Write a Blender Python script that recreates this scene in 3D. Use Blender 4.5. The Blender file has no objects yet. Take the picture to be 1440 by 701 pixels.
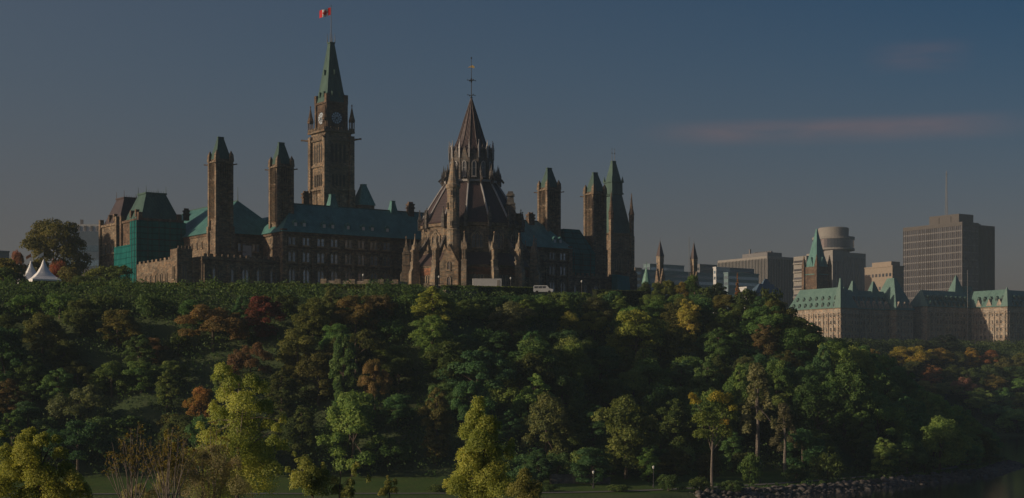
import bpy, math, random
import numpy as np
from mathutils import Vector, Matrix

S = bpy.context.scene
COL = S.collection
R = math.radians
rng = np.random.default_rng(7)
random.seed(7)

# ------------------------------------------------------------------ camera, sky, sun, exposure
CAMZ = 21.0
F = 2430.0            # focal length in pixels of a 1440 px wide picture
HOR = 560.0           # picture row of the horizon
cam_d = bpy.data.cameras.new('camera')
cam = bpy.data.objects.new('camera', cam_d); COL.objects.link(cam)
cam.location = (0, 0, CAMZ); cam.rotation_euler = (R(90), 0, 0)
cam_d.sensor_width = 36.0; cam_d.lens = 36.0*F/1440.0
cam_d.shift_y = (HOR-350.5)/1440.0
cam_d.clip_start = 0.5; cam_d.clip_end = 30000
S.camera = cam

SUN_EL = 16.0
SUN_B = -18.0          # degrees the sun stands ahead of the camera's left
sun_dir = Vector((-math.cos(R(SUN_B))*math.cos(R(SUN_EL)), math.sin(R(SUN_B))*math.cos(R(SUN_EL)), math.sin(R(SUN_EL))))
sd = bpy.data.lights.new('sun', 'SUN'); so = bpy.data.objects.new('sun', sd); COL.objects.link(so)
sd.energy = 5.0; sd.angle = R(0.6); sd.color = (1.0, 0.80, 0.56)
so.rotation_euler = sun_dir.to_track_quat('Z', 'Y').to_euler()

W = bpy.data.worlds.new('World'); S.world = W; W.use_nodes = True
nt = W.node_tree; nt.nodes.clear()
N = nt.nodes.new; L = nt.links.new
out = N('ShaderNodeOutputWorld'); bg = N('ShaderNodeBackground'); sky = N('ShaderNodeTexSky')
sky.sky_type = 'NISHITA'; sky.sun_disc = False
sky.sun_elevation = R(SUN_EL); sky.sun_rotation = R(270 + SUN_B)
sky.altitude = 60; sky.air_density = 1.0; sky.dust_density = 3.2; sky.ozone_density = 3.0
bg.inputs['Strength'].default_value = 0.08
# thin clouds, part of the sky itself (placed by direction)
tc = N('ShaderNodeTexCoord'); sep = N('ShaderNodeSeparateXYZ'); L(tc.outputs['Generated'], sep.inputs[0])
mp = N('ShaderNodeMapping'); mp.inputs['Scale'].default_value = (7, 7, 42); L(tc.outputs['Generated'], mp.inputs[0])
nz = N('ShaderNodeTexNoise'); nz.inputs['Scale'].default_value = 1.6; nz.inputs['Detail'].default_value = 7; nz.inputs['Roughness'].default_value = .55
L(mp.outputs[0], nz.inputs['Vector'])
def band(src, a, b, c, d):
    m1 = N('ShaderNodeMapRange'); m1.interpolation_type = 'SMOOTHSTEP'
    m1.inputs[1].default_value = a; m1.inputs[2].default_value = b
    m2 = N('ShaderNodeMapRange'); m2.interpolation_type = 'SMOOTHSTEP'
    m2.inputs[1].default_value = c; m2.inputs[2].default_value = d; m2.inputs[3].default_value = 1; m2.inputs[4].default_value = 0
    L(src, m1.inputs[0]); L(src, m2.inputs[0])
    mu = N('ShaderNodeMath'); mu.operation = 'MULTIPLY'; L(m1.outputs[0], mu.inputs[0]); L(m2.outputs[0], mu.inputs[1])
    return mu.outputs[0]
def mul(a, b):
    mu = N('ShaderNodeMath'); mu.operation = 'MULTIPLY'
    for i, v in ((0, a), (1, b)):
        if isinstance(v, float): mu.inputs[i].default_value = v
        else: L(v, mu.inputs[i])
    return mu.outputs[0]
def addn(a, b):
    mu = N('ShaderNodeMath'); mu.operation = 'ADD'; L(a, mu.inputs[0]); L(b, mu.inputs[1]); return mu.outputs[0]
c1 = mul(band(sep.outputs[0], .06, .13, .23, .30), band(sep.outputs[2], .141, .151, .152, .160))
c2 = mul(band(sep.outputs[0], .19, .222, .228, .26), band(sep.outputs[2], .178, .188, .19, .20))
nr = N('ShaderNodeMapRange'); nr.inputs[1].default_value = .28; nr.inputs[2].default_value = .6; L(nz.outputs[0], nr.inputs[0])
cm = mul(addn(c1, mul(c2, .8)), nr.outputs[0])
cm = mul(cm, .31)
mix = N('ShaderNodeMixRGB'); mix.inputs[2].default_value = (4.7, 2.65, 2.45, 1)
hsv = N('ShaderNodeHueSaturation'); hsv.inputs['Saturation'].default_value = 1.0; L(sky.outputs[0], hsv.inputs['Color'])
tin = N('ShaderNodeMixRGB'); tin.blend_type = 'MULTIPLY'; tin.inputs[0].default_value = 1; L(hsv.outputs[0], tin.inputs[1])
hz_ = N('ShaderNodeMapRange'); hz_.interpolation_type = 'SMOOTHSTEP'; hz_.inputs[1].default_value = .06; hz_.inputs[2].default_value = .20; L(sep.outputs[2], hz_.inputs[0])
hc_ = N('ShaderNodeMixRGB'); hc_.inputs[1].default_value = (1.20, .835, .80, 1); hc_.inputs[2].default_value = (1.02, .91, .90, 1); L(hz_.outputs[0], hc_.inputs[0]); L(hc_.outputs[0], tin.inputs[2])
L(cm, mix.inputs[0]); # deeper, bluer sky away from the sun and towards the zenith
gx = N('ShaderNodeMapRange'); gx.inputs[1].default_value = -.32; gx.inputs[2].default_value = .36; L(sep.outputs[0], gx.inputs[0])
gzn = N('ShaderNodeMapRange'); gzn.inputs[1].default_value = .05; gzn.inputs[2].default_value = .25; L(sep.outputs[2], gzn.inputs[0])
dp_ = N('ShaderNodeMixRGB'); dp_.blend_type = 'MULTIPLY'; dp_.inputs[2].default_value = (.0, .45, .74, 1); L(mul(gx.outputs[0], gzn.outputs[0]), dp_.inputs[0]); L(tin.outputs[0], dp_.inputs[1])
L(dp_.outputs[0], mix.inputs[1]); L(mix.outputs[0], bg.inputs[0]); L(bg.outputs[0], out.inputs[0])

S.view_settings.view_transform = 'Standard'; S.view_settings.look = 'None'
S.view_settings.gamma = 1; S.view_settings.use_curve_mapping = False
S.view_settings.exposure = -0.74
HAZE = .00008
S.cycles.use_denoising = True
S.cycles.max_bounces = 6; S.cycles.volume_bounces = 1; S.cycles.diffuse_bounces = 4; S.cycles.glossy_bounces = 3
S.cycles.transmission_bounces = 3; S.cycles.transparent_max_bounces = 6

# ------------------------------------------------------------------ materials
MATS = {}
def newmat(name):
    m = bpy.data.materials.new(name); m.use_nodes = True
    t = m.node_tree; t.nodes.clear()
    o = t.nodes.new('ShaderNodeOutputMaterial')
    return m, t, o
def rgb(c): return (c[0], c[1], c[2], 1)
def principled(t, o, rough=.8, spec=.3, metal=0.):
    p = t.nodes.new('ShaderNodeBsdfPrincipled')
    p.inputs['Roughness'].default_value = rough; p.inputs['Metallic'].default_value = metal
    p.inputs['Specular IOR Level'].default_value = spec
    t.links.new(p.outputs[0], o.inputs[0]); return p
def coords(t, scale=(1, 1, 1), which='Object'):
    tc = t.nodes.new('ShaderNodeTexCoord'); mp = t.nodes.new('ShaderNodeMapping')
    mp.inputs['Scale'].default_value = scale
    t.links.new(tc.outputs[which], mp.inputs[0]); return mp.outputs[0]
def noise(t, v, scale, detail=4, rough=.6):
    n = t.nodes.new('ShaderNodeTexNoise'); n.inputs['Scale'].default_value = scale
    n.inputs['Detail'].default_value = detail; n.inputs['Roughness'].default_value = rough
    t.links.new(v, n.inputs['Vector']); return n.outputs[0]
def ramp(t, f, stops):
    r = t.nodes.new('ShaderNodeValToRGB'); e = r.color_ramp.elements
    while len(e) < len(stops): e.new(.5)
    for i, (p, c) in enumerate(stops): e[i].position = p; e[i].color = rgb(c)
    t.links.new(f, r.inputs[0]); return r.outputs[0]
def mixc(t, f, a, b, mode='MIX'):
    m = t.nodes.new('ShaderNodeMixRGB'); m.blend_type = mode
    for i, v in ((0, f), (1, a), (2, b)):
        if isinstance(v, (int, float)): m.inputs[i].default_value = v
        elif isinstance(v, tuple): m.inputs[i].default_value = rgb(v)
        else: t.links.new(v, m.inputs[i])
    return m.outputs[0]
def bump(t, h, p, strength=.4, dist=.1):
    b = t.nodes.new('ShaderNodeBump'); b.inputs['Strength'].default_value = strength; b.inputs['Distance'].default_value = dist
    t.links.new(h, b.inputs['Height']); t.links.new(b.outputs[0], p.inputs['Normal'])

def stone_mat(name, c, var=.35, block=(1.1, 1.1, 2.6), rough=.9, stain=.5):
    m, t, o = newmat(name); p = principled(t, o, rough, .2)
    v = coords(t)
    vb = coords(t, block)
    vo = t.nodes.new('ShaderNodeTexVoronoi'); vo.inputs['Scale'].default_value = 1.0; t.links.new(vb, vo.inputs['Vector'])
    sepc = t.nodes.new('ShaderNodeSeparateColor'); t.links.new(vo.outputs['Color'], sepc.inputs[0])
    lo = tuple(x*(1-var) for x in c); hi = tuple(min(1, x*(1+var)) for x in c)
    red = (c[0]*1.12, c[1]*.92, c[2]*.78)
    col = ramp(t, sepc.outputs[0], [(0, lo), (.45, c), (.8, red), (1, hi)])
    n1 = noise(t, v, .22, 5)
    st = ramp(t, n1, [(.35, (1-stain, 1-stain, 1-stain*.95)), (.6, (1, 1, 1))])
    col = mixc(t, 1.0, col, st, 'MULTIPLY')
    vs = coords(t, (1.4, 1.4, .10)); n2 = noise(t, vs, 1.0, 4)
    st2 = ramp(t, n2, [(.3, (.62, .6, .6)), (.62, (1.05, 1.03, 1))])
    col = mixc(t, .8, col, st2, 'MULTIPLY')
    n3 = noise(t, coords(t, (1, 1, 1.6)), .75, 3)
    col = mixc(t, .85, col, ramp(t, n3, [(.34, (.62, .62, .66)), (.5, (1, 1, 1)), (.68, (1.28, 1.2, 1.1))]), 'MULTIPLY')
    t.links.new(col, p.inputs['Base Color'])
    bump(t, vo.outputs['Distance'], p, .5, .12)
    MATS[name] = m; return m
def metal_roof(name, c, c2, seam=1.6, rough=.55, spec=.35):
    m, t, o = newmat(name); p = principled(t, o, rough, spec)
    v = coords(t, (1, 1, .25)); n1 = noise(t, v, .35, 6); n2 = noise(t, coords(t, (3, 3, .3)), 1, 4)
    col = ramp(t, n1, [(.3, c2), (.62, c)])
    col = mixc(t, .9, col, ramp(t, n2, [(.3, (.6, .62, .64)), (.62, (1.18, 1.14, 1.08))]), 'MULTIPLY')
    w = t.nodes.new('ShaderNodeTexWave'); w.wave_type = 'BANDS'; w.bands_direction = 'DIAGONAL'
    w.inputs['Scale'].default_value = seam*.35; t.links.new(coords(t, (1, 1, 0)), w.inputs['Vector'])
    col = mixc(t, .45, col, ramp(t, w.outputs[0], [(.0, (.62, .62, .62)), (.22, (1, 1, 1))]), 'MULTIPLY')
    t.links.new(col, p.inputs['Base Color']); bump(t, w.outputs[0], p, .35, .08)
    MATS[name] = m; return m
def plain(name, c, rough=.7, spec=.3, metal=0., var=.18, scale=.8):
    m, t, o = newmat(name); p = principled(t, o, rough, spec, metal)
    n1 = noise(t, coords(t), scale, 5)
    col = ramp(t, n1, [(.3, tuple(x*(1-var) for x in c)), (.7, tuple(min(1, x*(1+var)) for x in c))])
    t.links.new(col, p.inputs['Base Color']); MATS[name] = m; return m
def glass_mat(name, c, metal=.5, rough=.12):
    m, t, o = newmat(name); p = principled(t, o, rough, .8, metal)
    oi = t.nodes.new('ShaderNodeObjectInfo')
    col = mixc(t, oi.outputs['Random'], tuple(x*.45 for x in c), tuple(min(1, x*1.25) for x in c))
    n1 = noise(t, coords(t), 1.3, 2)
    col = mixc(t, .6, col, ramp(t, n1, [(.35, (.4, .4, .4)), (.6, (1, 1, 1))]), 'MULTIPLY')
    t.links.new(col, p.inputs['Base Color']); bump(t, n1, p, .06, .05)
    MATS[name] = m; return m

sand = stone_mat('sandstone', (.235, .195, .15), var=.45, stain=.42)
sandd = stone_mat('dark_sandstone', (.17, .128, .098), stain=.5)
sandl = stone_mat('dressed_stone', (.31, .27, .215), var=.2, stain=.3)
lime = stone_mat('limestone', (.40, .36, .31), var=.2, block=(.8, .8, 1.6), stain=.3)
redst = stone_mat('red_stone', (.25, .13, .085), var=.3)
grey_st = stone_mat('grey_stone', (.145, .142, .14), var=.35, block=(1.6, 1.6, 2.4))
copper = metal_roof('copper_patina', (.095, .245, .230), (.05, .15, .148))
copperg = metal_roof('grey_copper', (.125, .225, .20), (.085, .165, .15))
copperd = metal_roof('dark_copper', (.058, .118, .098), (.032, .075, .068))
copperl = metal_roof('pale_copper', (.17, .33, .265), (.11, .25, .2))
slate = metal_roof('slate', (.075, .05, .05), (.05, .037, .04), seam=2.4, rough=.5)
slatep = metal_roof('weathered_slate', (.085, .058, .055), (.06, .043, .045), seam=2.4, rough=.5)
lead = plain('lead_flashing', (.33, .32, .32), .55, .4)
iron = plain('dark_iron', (.03, .03, .032), .5, .5)
louvre_m = plain('dark_louvre', (.028, .025, .024), .7, .3)
glass = glass_mat('window_glass', (.50, .56, .66))
glassd = glass_mat('dark_glass', (.07, .08, .10), .15, .1)
glassb = glass_mat('blue_glass', (.30, .42, .52), .5, .12)
white = plain('white_paint', (.52, .52, .52), .5, .4, var=.08)
tentm = plain('white_canvas', (.80, .80, .80), .6, .3, var=.06)
conc = plain('pale_concrete', (.25, .235, .22), .85, .2, var=.16)
conc_w = plain('warm_concrete', (.28, .23, .185), .85, .2, var=.14)
conc_t = plain('tower_concrete', (.105, .095, .09), .85, .2, var=.14)
conc_d = plain('dark_concrete', (.17, .165, .17), .8, .25, var=.2)
teal = plain('teal_cladding', (.12, .19, .21), .45, .4, var=.2)
blue_pan = plain('blue_grey_panel', (.15, .19, .24), .5, .4, var=.12)
gold = plain('gilt', (.75, .52, .18), .4, .5, .4)
redm = plain('flag_red', (.62, .02, .025), .7, .2, var=.08)
flagw = plain('flag_white', (.8, .8, .8), .7, .2, var=.05)
bark = plain('bark', (.115, .09, .07), .9, .15, var=.4, scale=3)
barkp = plain('pale_bark', (.19, .16, .135), .9, .15, var=.35, scale=3)
asphalt = plain('path_asphalt', (.15, .145, .14), .9, .2, var=.15)
tyre = plain('tyre_rubber', (.02, .02, .02), .85, .2)
bronze = plain('dark_bronze', (.035, .032, .028), .5, .5)
brick = stone_mat('retaining_stone', (.27, .25, .235), var=.3, block=(1.2, 1.2, 2.4))
globe_m = plain('opal_globe', (.6, .6, .57), .3, .5, var=.03)
orange_m = plain('faded_orange', (.45, .17, .07), .8, .2)

def netting():
    m, t, o = newmat('green_netting')
    v = coords(t)
    w = t.nodes.new('ShaderNodeTexWave'); w.wave_type = 'BANDS'; w.bands_direction = 'Z'; w.inputs['Scale'].default_value = .157
    w.inputs['Distortion'].default_value = 1.2; w.inputs['Detail'].default_value = 3; w.inputs['Detail Scale'].default_value = 1.5
    t.links.new(v, w.inputs['Vector'])
    w2 = t.nodes.new('ShaderNodeTexWave'); w2.wave_type = 'BANDS'; w2.bands_direction = 'DIAGONAL'; w2.inputs['Scale'].default_value = .14
    w2.inputs['Distortion'].default_value = 1.0
    t.links.new(coords(t, (1, 1, 0)), w2.inputs['Vector'])
    n = noise(t, coords(t, (1, 1, .5)), .5, 5)
    col = ramp(t, n, [(.3, (.014, .125, .125)), (.7, (.030, .205, .195))])
    col = mixc(t, .7, col, ramp(t, w.outputs[0], [(0, (.45, .45, .45)), (.16, (1, 1, 1))]), 'MULTIPLY')
    col = mixc(t, .6, col, ramp(t, w2.outputs[0], [(0, (.55, .55, .55)), (.14, (1, 1, 1))]), 'MULTIPLY')
    d = t.nodes.new('ShaderNodeBsdfDiffuse'); tr = t.nodes.new('ShaderNodeBsdfTranslucent'); mx = t.nodes.new('ShaderNodeMixShader')
    mx.inputs[0].default_value = .25
    t.links.new(col, d.inputs[0]); t.links.new(col, tr.inputs[0])
    t.links.new(d.outputs[0], mx.inputs[1]); t.links.new(tr.outputs[0], mx.inputs[2]); t.links.new(mx.outputs[0], o.inputs[0])
    return m
net = netting()

def leaf_material(name='foliage', trans=.48):
    m, t, o = newmat(name)
    oi = t.nodes.new('ShaderNodeObjectInfo')
    at = t.nodes.new('ShaderNodeAttribute'); at.attribute_name = 'tint'
    base = oi.outputs['Color']
    hs = t.nodes.new('ShaderNodeHueSaturation')
    mr = t.nodes.new('ShaderNodeMapRange'); mr.inputs[3].default_value = .465; mr.inputs[4].default_value = .53
    t.links.new(at.outputs['Fac'], mr.inputs[0]); t.links.new(mr.outputs[0], hs.inputs['Hue'])
    mv = t.nodes.new('ShaderNodeMapRange'); mv.inputs[3].default_value = 1.5; mv.inputs[4].default_value = .6
    t.links.new(at.outputs['Fac'], mv.inputs[0]); t.links.new(mv.outputs[0], hs.inputs['Value'])
    t.links.new(base, hs.inputs['Color'])
    col = hs.outputs[0]
    p = t.nodes.new('ShaderNodeBsdfPrincipled'); p.inputs['Roughness'].default_value = .6; p.inputs['Specular IOR Level'].default_value = .25
    t.links.new(col, p.inputs['Base Color'])
    tr = t.nodes.new('ShaderNodeBsdfTranslucent')
    t.links.new(mixc(t, 1.0, col, (1.15, 1.1, .55), 'MULTIPLY'), tr.inputs[0])
    mx = t.nodes.new('ShaderNodeMixShader'); mx.inputs[0].default_value = trans
    t.links.new(p.outputs[0], mx.inputs[1]); t.links.new(tr.outputs[0], mx.inputs[2]); t.links.new(mx.outputs[0], o.inputs[0])
    return m
leafm = leaf_material()

# ------------------------------------------------------------------ mesh helpers
class MB:
    def __init__(s): s.v = []; s.f = []; s.m = []
    def add(s, vs, fs, mi=0):
        b = len(s.v); s.v += [tuple(v) for v in vs]
        for f in fs: s.f.append(tuple(b+i for i in f)); s.m.append(mi)
        return s
    def hexa(s, p, mi=0):    # 4 bottom (ccw), 4 top
        return s.add(p, [(3, 2, 1, 0), (4, 5, 6, 7), (0, 1, 5, 4), (1, 2, 6, 5), (2, 3, 7, 6), (3, 0, 4, 7)], mi)
    def box(s, x0, x1, y0, y1, z0, z1, mi=0):
        return s.hexa([(x0, y0, z0), (x1, y0, z0), (x1, y1, z0), (x0, y1, z0), (x0, y0, z1), (x1, y0, z1), (x1, y1, z1), (x0, y1, z1)], mi)
    def cbox(s, x, y, wx, wy, z0, z1, mi=0): return s.box(x-wx/2, x+wx/2, y-wy/2, y+wy/2, z0, z1, mi)
    def frust(s, b, z0, t, z1, mi=0):   # b, t = (x0,x1,y0,y1)
        return s.hexa([(b[0], b[2], z0), (b[1], b[2], z0), (b[1], b[3], z0), (b[0], b[3], z0), (t[0], t[2], z1), (t[1], t[2], z1), (t[1], t[3], z1), (t[0], t[3], z1)], mi)
    def pyr(s, x, y, w, z0, wt, z1, mi=0): return s.frust((x-w/2, x+w/2, y-w/2, y+w/2), z0, (x-wt/2, x+wt/2, y-wt/2, y+wt/2), z1, mi)
    def rbox(s, x, y, wx, wy, z0, z1, a, mi=0, off=0):
        c, n = math.cos(a), math.sin(a)
        q = [(-wx/2, -wy/2+off), (wx/2, -wy/2+off), (wx/2, wy/2+off), (-wx/2, wy/2+off)]
        q = [(x+u*c-w*n, y+u*n+w*c) for u, w in q]
        return s.hexa([(a_, b_, z0) for a_, b_ in q]+[(a_, b_, z1) for a_, b_ in q], mi)
    def lathe(s, prof, n=14, ph=0., cx=0, cy=0, mi=0, cap=True):
        vs = []
        for r, z in prof:
            for i in range(n):
                a = ph+2*math.pi*i/n; vs.append((cx+r*math.cos(a), cy+r*math.sin(a), z))
        fs = []
        for k in range(len(prof)-1):
            for i in range(n):
                j = (i+1) % n; fs.append((k*n+i, k*n+j, (k+1)*n+j, (k+1)*n+i))
        if cap: fs.append(tuple(range(n-1, -1, -1))); fs.append(tuple((len(prof)-1)*n+i for i in range(n)))
        return s.add(vs, fs, mi)
    def tube(s, a, b, r0, r1=None, n=6, mi=0):
        if r1 is None: r1 = r0
        a = Vector(a); b = Vector(b); d = (b-a)
        if d.length < 1e-6: return s
        d.normalize(); u = d.orthogonal().normalized(); w = d.cross(u)
        vs = [a+(u*math.cos(2*math.pi*i/n)+w*math.sin(2*math.pi*i/n))*r0 for i in range(n)]
        vs += [b+(u*math.cos(2*math.pi*i/n)+w*math.sin(2*math.pi*i/n))*r1 for i in range(n)]
        fs = [(i, (i+1) % n, n+(i+1) % n, n+i) for i in range(n)]+[tuple(range(n-1, -1, -1)), tuple(range(n, 2*n))]
        return s.add(vs, fs, mi)
    def extr(s, pts, vec, mi=0):
        n = len(pts); v = Vector(vec)
        vs = [Vector(p) for p in pts]+[Vector(p)+v for p in pts]
        fs = [tuple(range(n)), tuple(range(2*n-1, n-1, -1))]+[(i, n+i, n+(i+1) % n, (i+1) % n) for i in range(n)]
        return s.add(vs, fs, mi)
    def mesh(s, name, mats):
        me = bpy.data.meshes.new(name); me.from_pydata(s.v, [], s.f)
        for m in mats: me.materials.append(m)
        if len(mats) > 1: me.polygons.foreach_set('material_index', s.m)
        me.validate(); me.update(); return me
    def build(s, name, mats, parent=None, loc=(0, 0, 0), rz=0):
        if not isinstance(mats, (list, tuple)): mats = [mats]
        return link(name, s.mesh(name, mats), parent, loc, rz)
def link(name, me, parent=None, loc=(0, 0, 0), rz=0):
    o = bpy.data.objects.new(name, me); COL.objects.link(o)
    o.location = loc; o.rotation_euler = (0, 0, rz)
    if parent: o.parent = parent
    return o
def tag(o, label=None, cat=None, group=None, kind=None):
    if label: o['label'] = label
    if cat: o['category'] = cat
    if group: o['group'] = group
    if kind: o['kind'] = kind
    return o
def root(name, label, cat, loc=(0, 0, 0), rz=0, group=None):
    o = bpy.data.objects.new(name, None); COL.objects.link(o); o.empty_display_size = 1
    o.location = loc; o.rotation_euler = (0, 0, rz); return tag(o, label, cat, group)
def at(px, d, py=None):
    return ((px-720.0)/F*d, d, None if py is None else CAMZ+(HOR-py)/F*d)
def zpx(py, d): return CAMZ+(HOR-py)/F*d

# window prototypes: a stone surround with mullions, and its pane as a child
def arch(w, h, pointed, x0=0):
    if not pointed: return [(x0-w/2, 0), (x0+w/2, 0), (x0+w/2, h), (x0-w/2, h)]
    sp = h-.85*w
    pts = [(x0-w/2, 0), (x0+w/2, 0), (x0+w/2, sp)]
    for k in range(1, 4): pts.append((x0+w/2*(1-(k/4)**1.6), sp+.85*w*(k/4)**.75))
    pts.append((x0, h))
    for k in range(3, 0, -1): pts.append((x0-w/2*(1-(k/4)**1.6), sp+.85*w*(k/4)**.75))
    pts.append((x0-w/2, sp)); return pts
WINM = {}
def win_mesh(key, n, w, h, gap, pointed, border=.22, hood=False, fm=sandl, gm=glass, depth=.3, bars=True):
    f = MB(); p = MB()
    for k in range(n):
        x0 = (k-(n-1)/2)*(w+gap)
        inn = arch(w, h, pointed, x0); m = len(inn)
        cxx, czz = x0, h*.5
        outp = []
        for (x, z) in inn:
            outp.append((x0+(x-x0)*(1+2*border/w), (z+border if z > h*.25 else z-border) if True else z))
        for i in range(m):
            j = (i+1) % m
            a, b = inn[i], inn[j]; A, B = outp[i], outp[j]
            f.add([(A[0], -depth, A[1]), (B[0], -depth, B[1]), (b[0], -depth, b[1]), (a[0], -depth, a[1]),
                   (A[0], .05, A[1]), (B[0], .05, B[1]), (b[0], .05, b[1]), (a[0], .05, a[1])],
                  [(0, 1, 2, 3), (0, 4, 5, 1), (3, 2, 6, 7)])
        if bars:
            f.box(x0-w/2, x0+w/2, -.07, .0, h*.55, h*.55+.10)
            f.box(x0-.045, x0+.045, -.068, .0, 0, h*.9)
        p.add([(x, -.03, z) for x, z in inn], [tuple(range(m))])
    tw = n*w+(n-1)*gap
    if hood:
        f.extr([(-tw/2-.5, -.2, h*.72), (-tw/2-.2, -.2, h*.72), (0, -.2, h+1.0), (tw/2+.2, -.2, h*.72), (tw/2+.5, -.2, h*.72), (0, -.2, h+1.55)], (0, .25, 0))
    f.box(-tw/2-.35, tw/2+.35, -depth-.12, .05, -border-.22, -border+.003)
    WINM[key] = (f.mesh('window', [fm]), p.mesh('pane', [gm]))
def window(key, parent, x, y, z, rz=0., sc=1., name='window'):
    fm, pm = WINM[key]
    o = link(name, fm, parent, (x, y, z), rz); o.scale = (sc, sc, sc)
    link('pane', pm, o); return o
win_mesh('top', 2, .95, 2.3, .55, False)
win_mesh('mid', 2, 1.0, 3.2, .55, True)
win_mesh('low', 2, .85, 4.4, .45, True, hood=True)
win_mesh('lancet', 1, .75, 2.6, 0, True)
win_mesh('tall', 2, .7, 5.2, .5, True, gm=glassd)
win_mesh('arch', 1, 1.1, 3.4, 0, True, gm=glassd)
win_mesh('lib_low', 3, .72, 4.0, .45, True, fm=sandl, gm=glassd)
win_mesh('lib_drum', 3, .95, 4.6, .3, True, hood=True, fm=sandl, gm=glassd)
win_mesh('lantern', 1, 1.15, 5.2, 0, True, fm=lead, gm=glassd)
win_mesh('chateau', 1, 1.05, 2.2, .0, False, border=.18, fm=lime, gm=glassd, bars=True)
win_mesh('slit', 1, .35, 1.6, 0, False, border=.12, gm=glassd, bars=False)

# ------------------------------------------------------------------ terrain
SHORE = np.array([(-4000, 340), (-200, 334), (0, 340), (27, 346), (59, 373), (79, 396), (101, 425), (132, 472), (158, 537), (163, 580),
                  (172, 640), (190, 720), (215, 820), (240, 900), (262, 950), (300, 963), (8000, 963)], float)
def shore_s(x, y):
    x = np.asarray(x, float); y = np.asarray(y, float)
    dmin = np.full(x.shape, 1e9)
    for a, b in zip(SHORE[:-1], SHORE[1:]):
        ab = b-a; t = np.clip(((x-a[0])*ab[0]+(y-a[1])*ab[1])/(ab@ab), 0, 1)
        dmin = np.minimum(dmin, np.hypot(x-a[0]-t*ab[0], y-a[1]-t*ab[1]))
    inside = np.zeros(x.shape, bool)
    poly = np.vstack([SHORE, [(8000, 9000), (-4000, 9000)]])
    n = len(poly)
    for i in range(n):
        x1, y1 = poly[i]; x2, y2 = poly[(i+1) % n]
        if y1 == y2: continue
        c = ((y1 > y) != (y2 > y)) & (x < (x2-x1)*(y-y1)/(y2-y1)+x1)
        inside ^= c
    return np.where(inside, dmin, -dmin)
def sm(a, b, x): t = np.clip((x-a)/(b-a), 0, 1); return t*t*(3-2*t)
def lawn_w(x, y): return 50-34*sm(25, 85, x)
def edge_z(x, y): return np.where(y > 720, 50.0, 49.4-.011*np.clip(x, -400, 300))
def ground(x, y):
    x = np.asarray(x, float); y = np.asarray(y, float)
    s = shore_s(x, y); lw = lawn_w(x, y); t = s-lw; ez = edge_z(x, y)
    z = np.interp(s, [-30, -6, 0, 3, 8, 14], [-5, -1.6, 0, 1.1, 1.5, 1.6])
    z = z+np.clip((s-14)/(lw-14), 0, 1)*1.6*np.clip((s-14)/4, 0, 1)
    up = np.interp(t, [0, 6, 64, 70, 155], [0, .05, .93, 1.0, 1.0])
    z = z+up*(ez-3.2)
    pl = np.clip((t-70)/80, 0, 1)
    z = z+pl*(56.5-ez)*np.where(y > 720, .6, 1.0)
    bumpy = (np.sin(x*.11+1.3)*np.cos(y*.13)+.6*np.sin(x*.23+y*.19))*1.4*np.clip(t/12, 0, 1)*np.clip((66-t)/12, 0, 1)
    z = z+bumpy
    # the near bank, under and in front of the camera
    nb = np.interp(y, [-9000, 60, 150, 185, 225, 260], [16, 13.5, 9.5, 6, -2, -5])
    return np.where(y < 260, nb, z)
def gz(x, y): return float(ground(np.array([x]), np.array([y]))[0])

def grid_mesh(xs, ys):
    X, Y = np.meshgrid(xs, ys); Z = ground(X, Y)
    nx, ny = len(xs), len(ys)
    V = np.stack([X, Y, Z], -1).reshape(-1, 3)
    i = (np.arange(ny-1)[:, None]*nx+np.arange(nx-1)[None, :]).reshape(-1)
    Fq = np.stack([i, i+1, i+nx+1, i+nx], -1)
    return V, Fq
def np_mesh(name, V, Fq, mats, tint=None, smooth=False):
    me = bpy.data.meshes.new(name); k = Fq.shape[1]
    me.vertices.add(len(V)); me.vertices.foreach_set('co', np.asarray(V, np.float32).ravel())
    me.loops.add(Fq.size); me.loops.foreach_set('vertex_index', Fq.ravel().astype(np.int32))
    me.polygons.add(len(Fq)); me.polygons.foreach_set('loop_start', np.arange(0, Fq.size, k, dtype=np.int32))
    if smooth: me.polygons.foreach_set('use_smooth', np.ones(len(Fq), bool))
    for m in mats: me.materials.append(m)
    if tint is not None:
        a = me.attributes.new('tint', 'FLOAT', 'POINT'); a.data.foreach_set('value', np.asarray(tint, np.float32))
    me.update(calc_edges=True); me.validate(); return me

def ground_mat():
    m, t, o = newmat('ground_cover'); p = principled(t, o, .95, .1)
    v = coords(t); n1 = noise(t, v, .12, 6); n2 = noise(t, v, 1.7, 4)
    a = t.nodes.new('ShaderNodeAttribute'); a.attribute_name = 'tint'
    soil = ramp(t, n1, [(.35, (.06, .09, .038)), (.65, (.09, .11, .05))])
    gr = ramp(t, n1, [(.3, (.05, .105, .02)), (.7, (.085, .135, .03))])
    gr = mixc(t, ramp(t, noise(t, v, .35, 5), [(.45, (0, 0, 0)), (.7, (.55, .55, .55))]), gr, (.10, .095, .04))
    gr = mixc(t, .8, gr, ramp(t, n2, [(.3, (.6, .6, .6)), (.7, (1.2, 1.2, 1.2))]), 'MULTIPLY')
    t.links.new(mixc(t, a.outputs['Fac'], soil, gr), p.inputs['Base Color']); bump(t, n2, p, .6, .3)
    return m
xs = np.concatenate([[-2400, -1600, -1000, -700, -500, -400], np.arange(-340, -180, 12), np.arange(-180, 206, 3.5), np.arange(210, 560, 14), [600, 700, 900, 1300, 1800, 2400]])
ys = np.concatenate([[-900, -500, -200, -50, 0, 40, 80, 110, 140, 160, 175, 190, 205, 220, 235, 259.9, 260.1, 300, 330], np.arange(342, 540, 2.5), np.arange(540, 1130, 9), [1200, 1400, 1800, 2600]])
V, Fq = grid_mesh(xs, ys)
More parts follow.
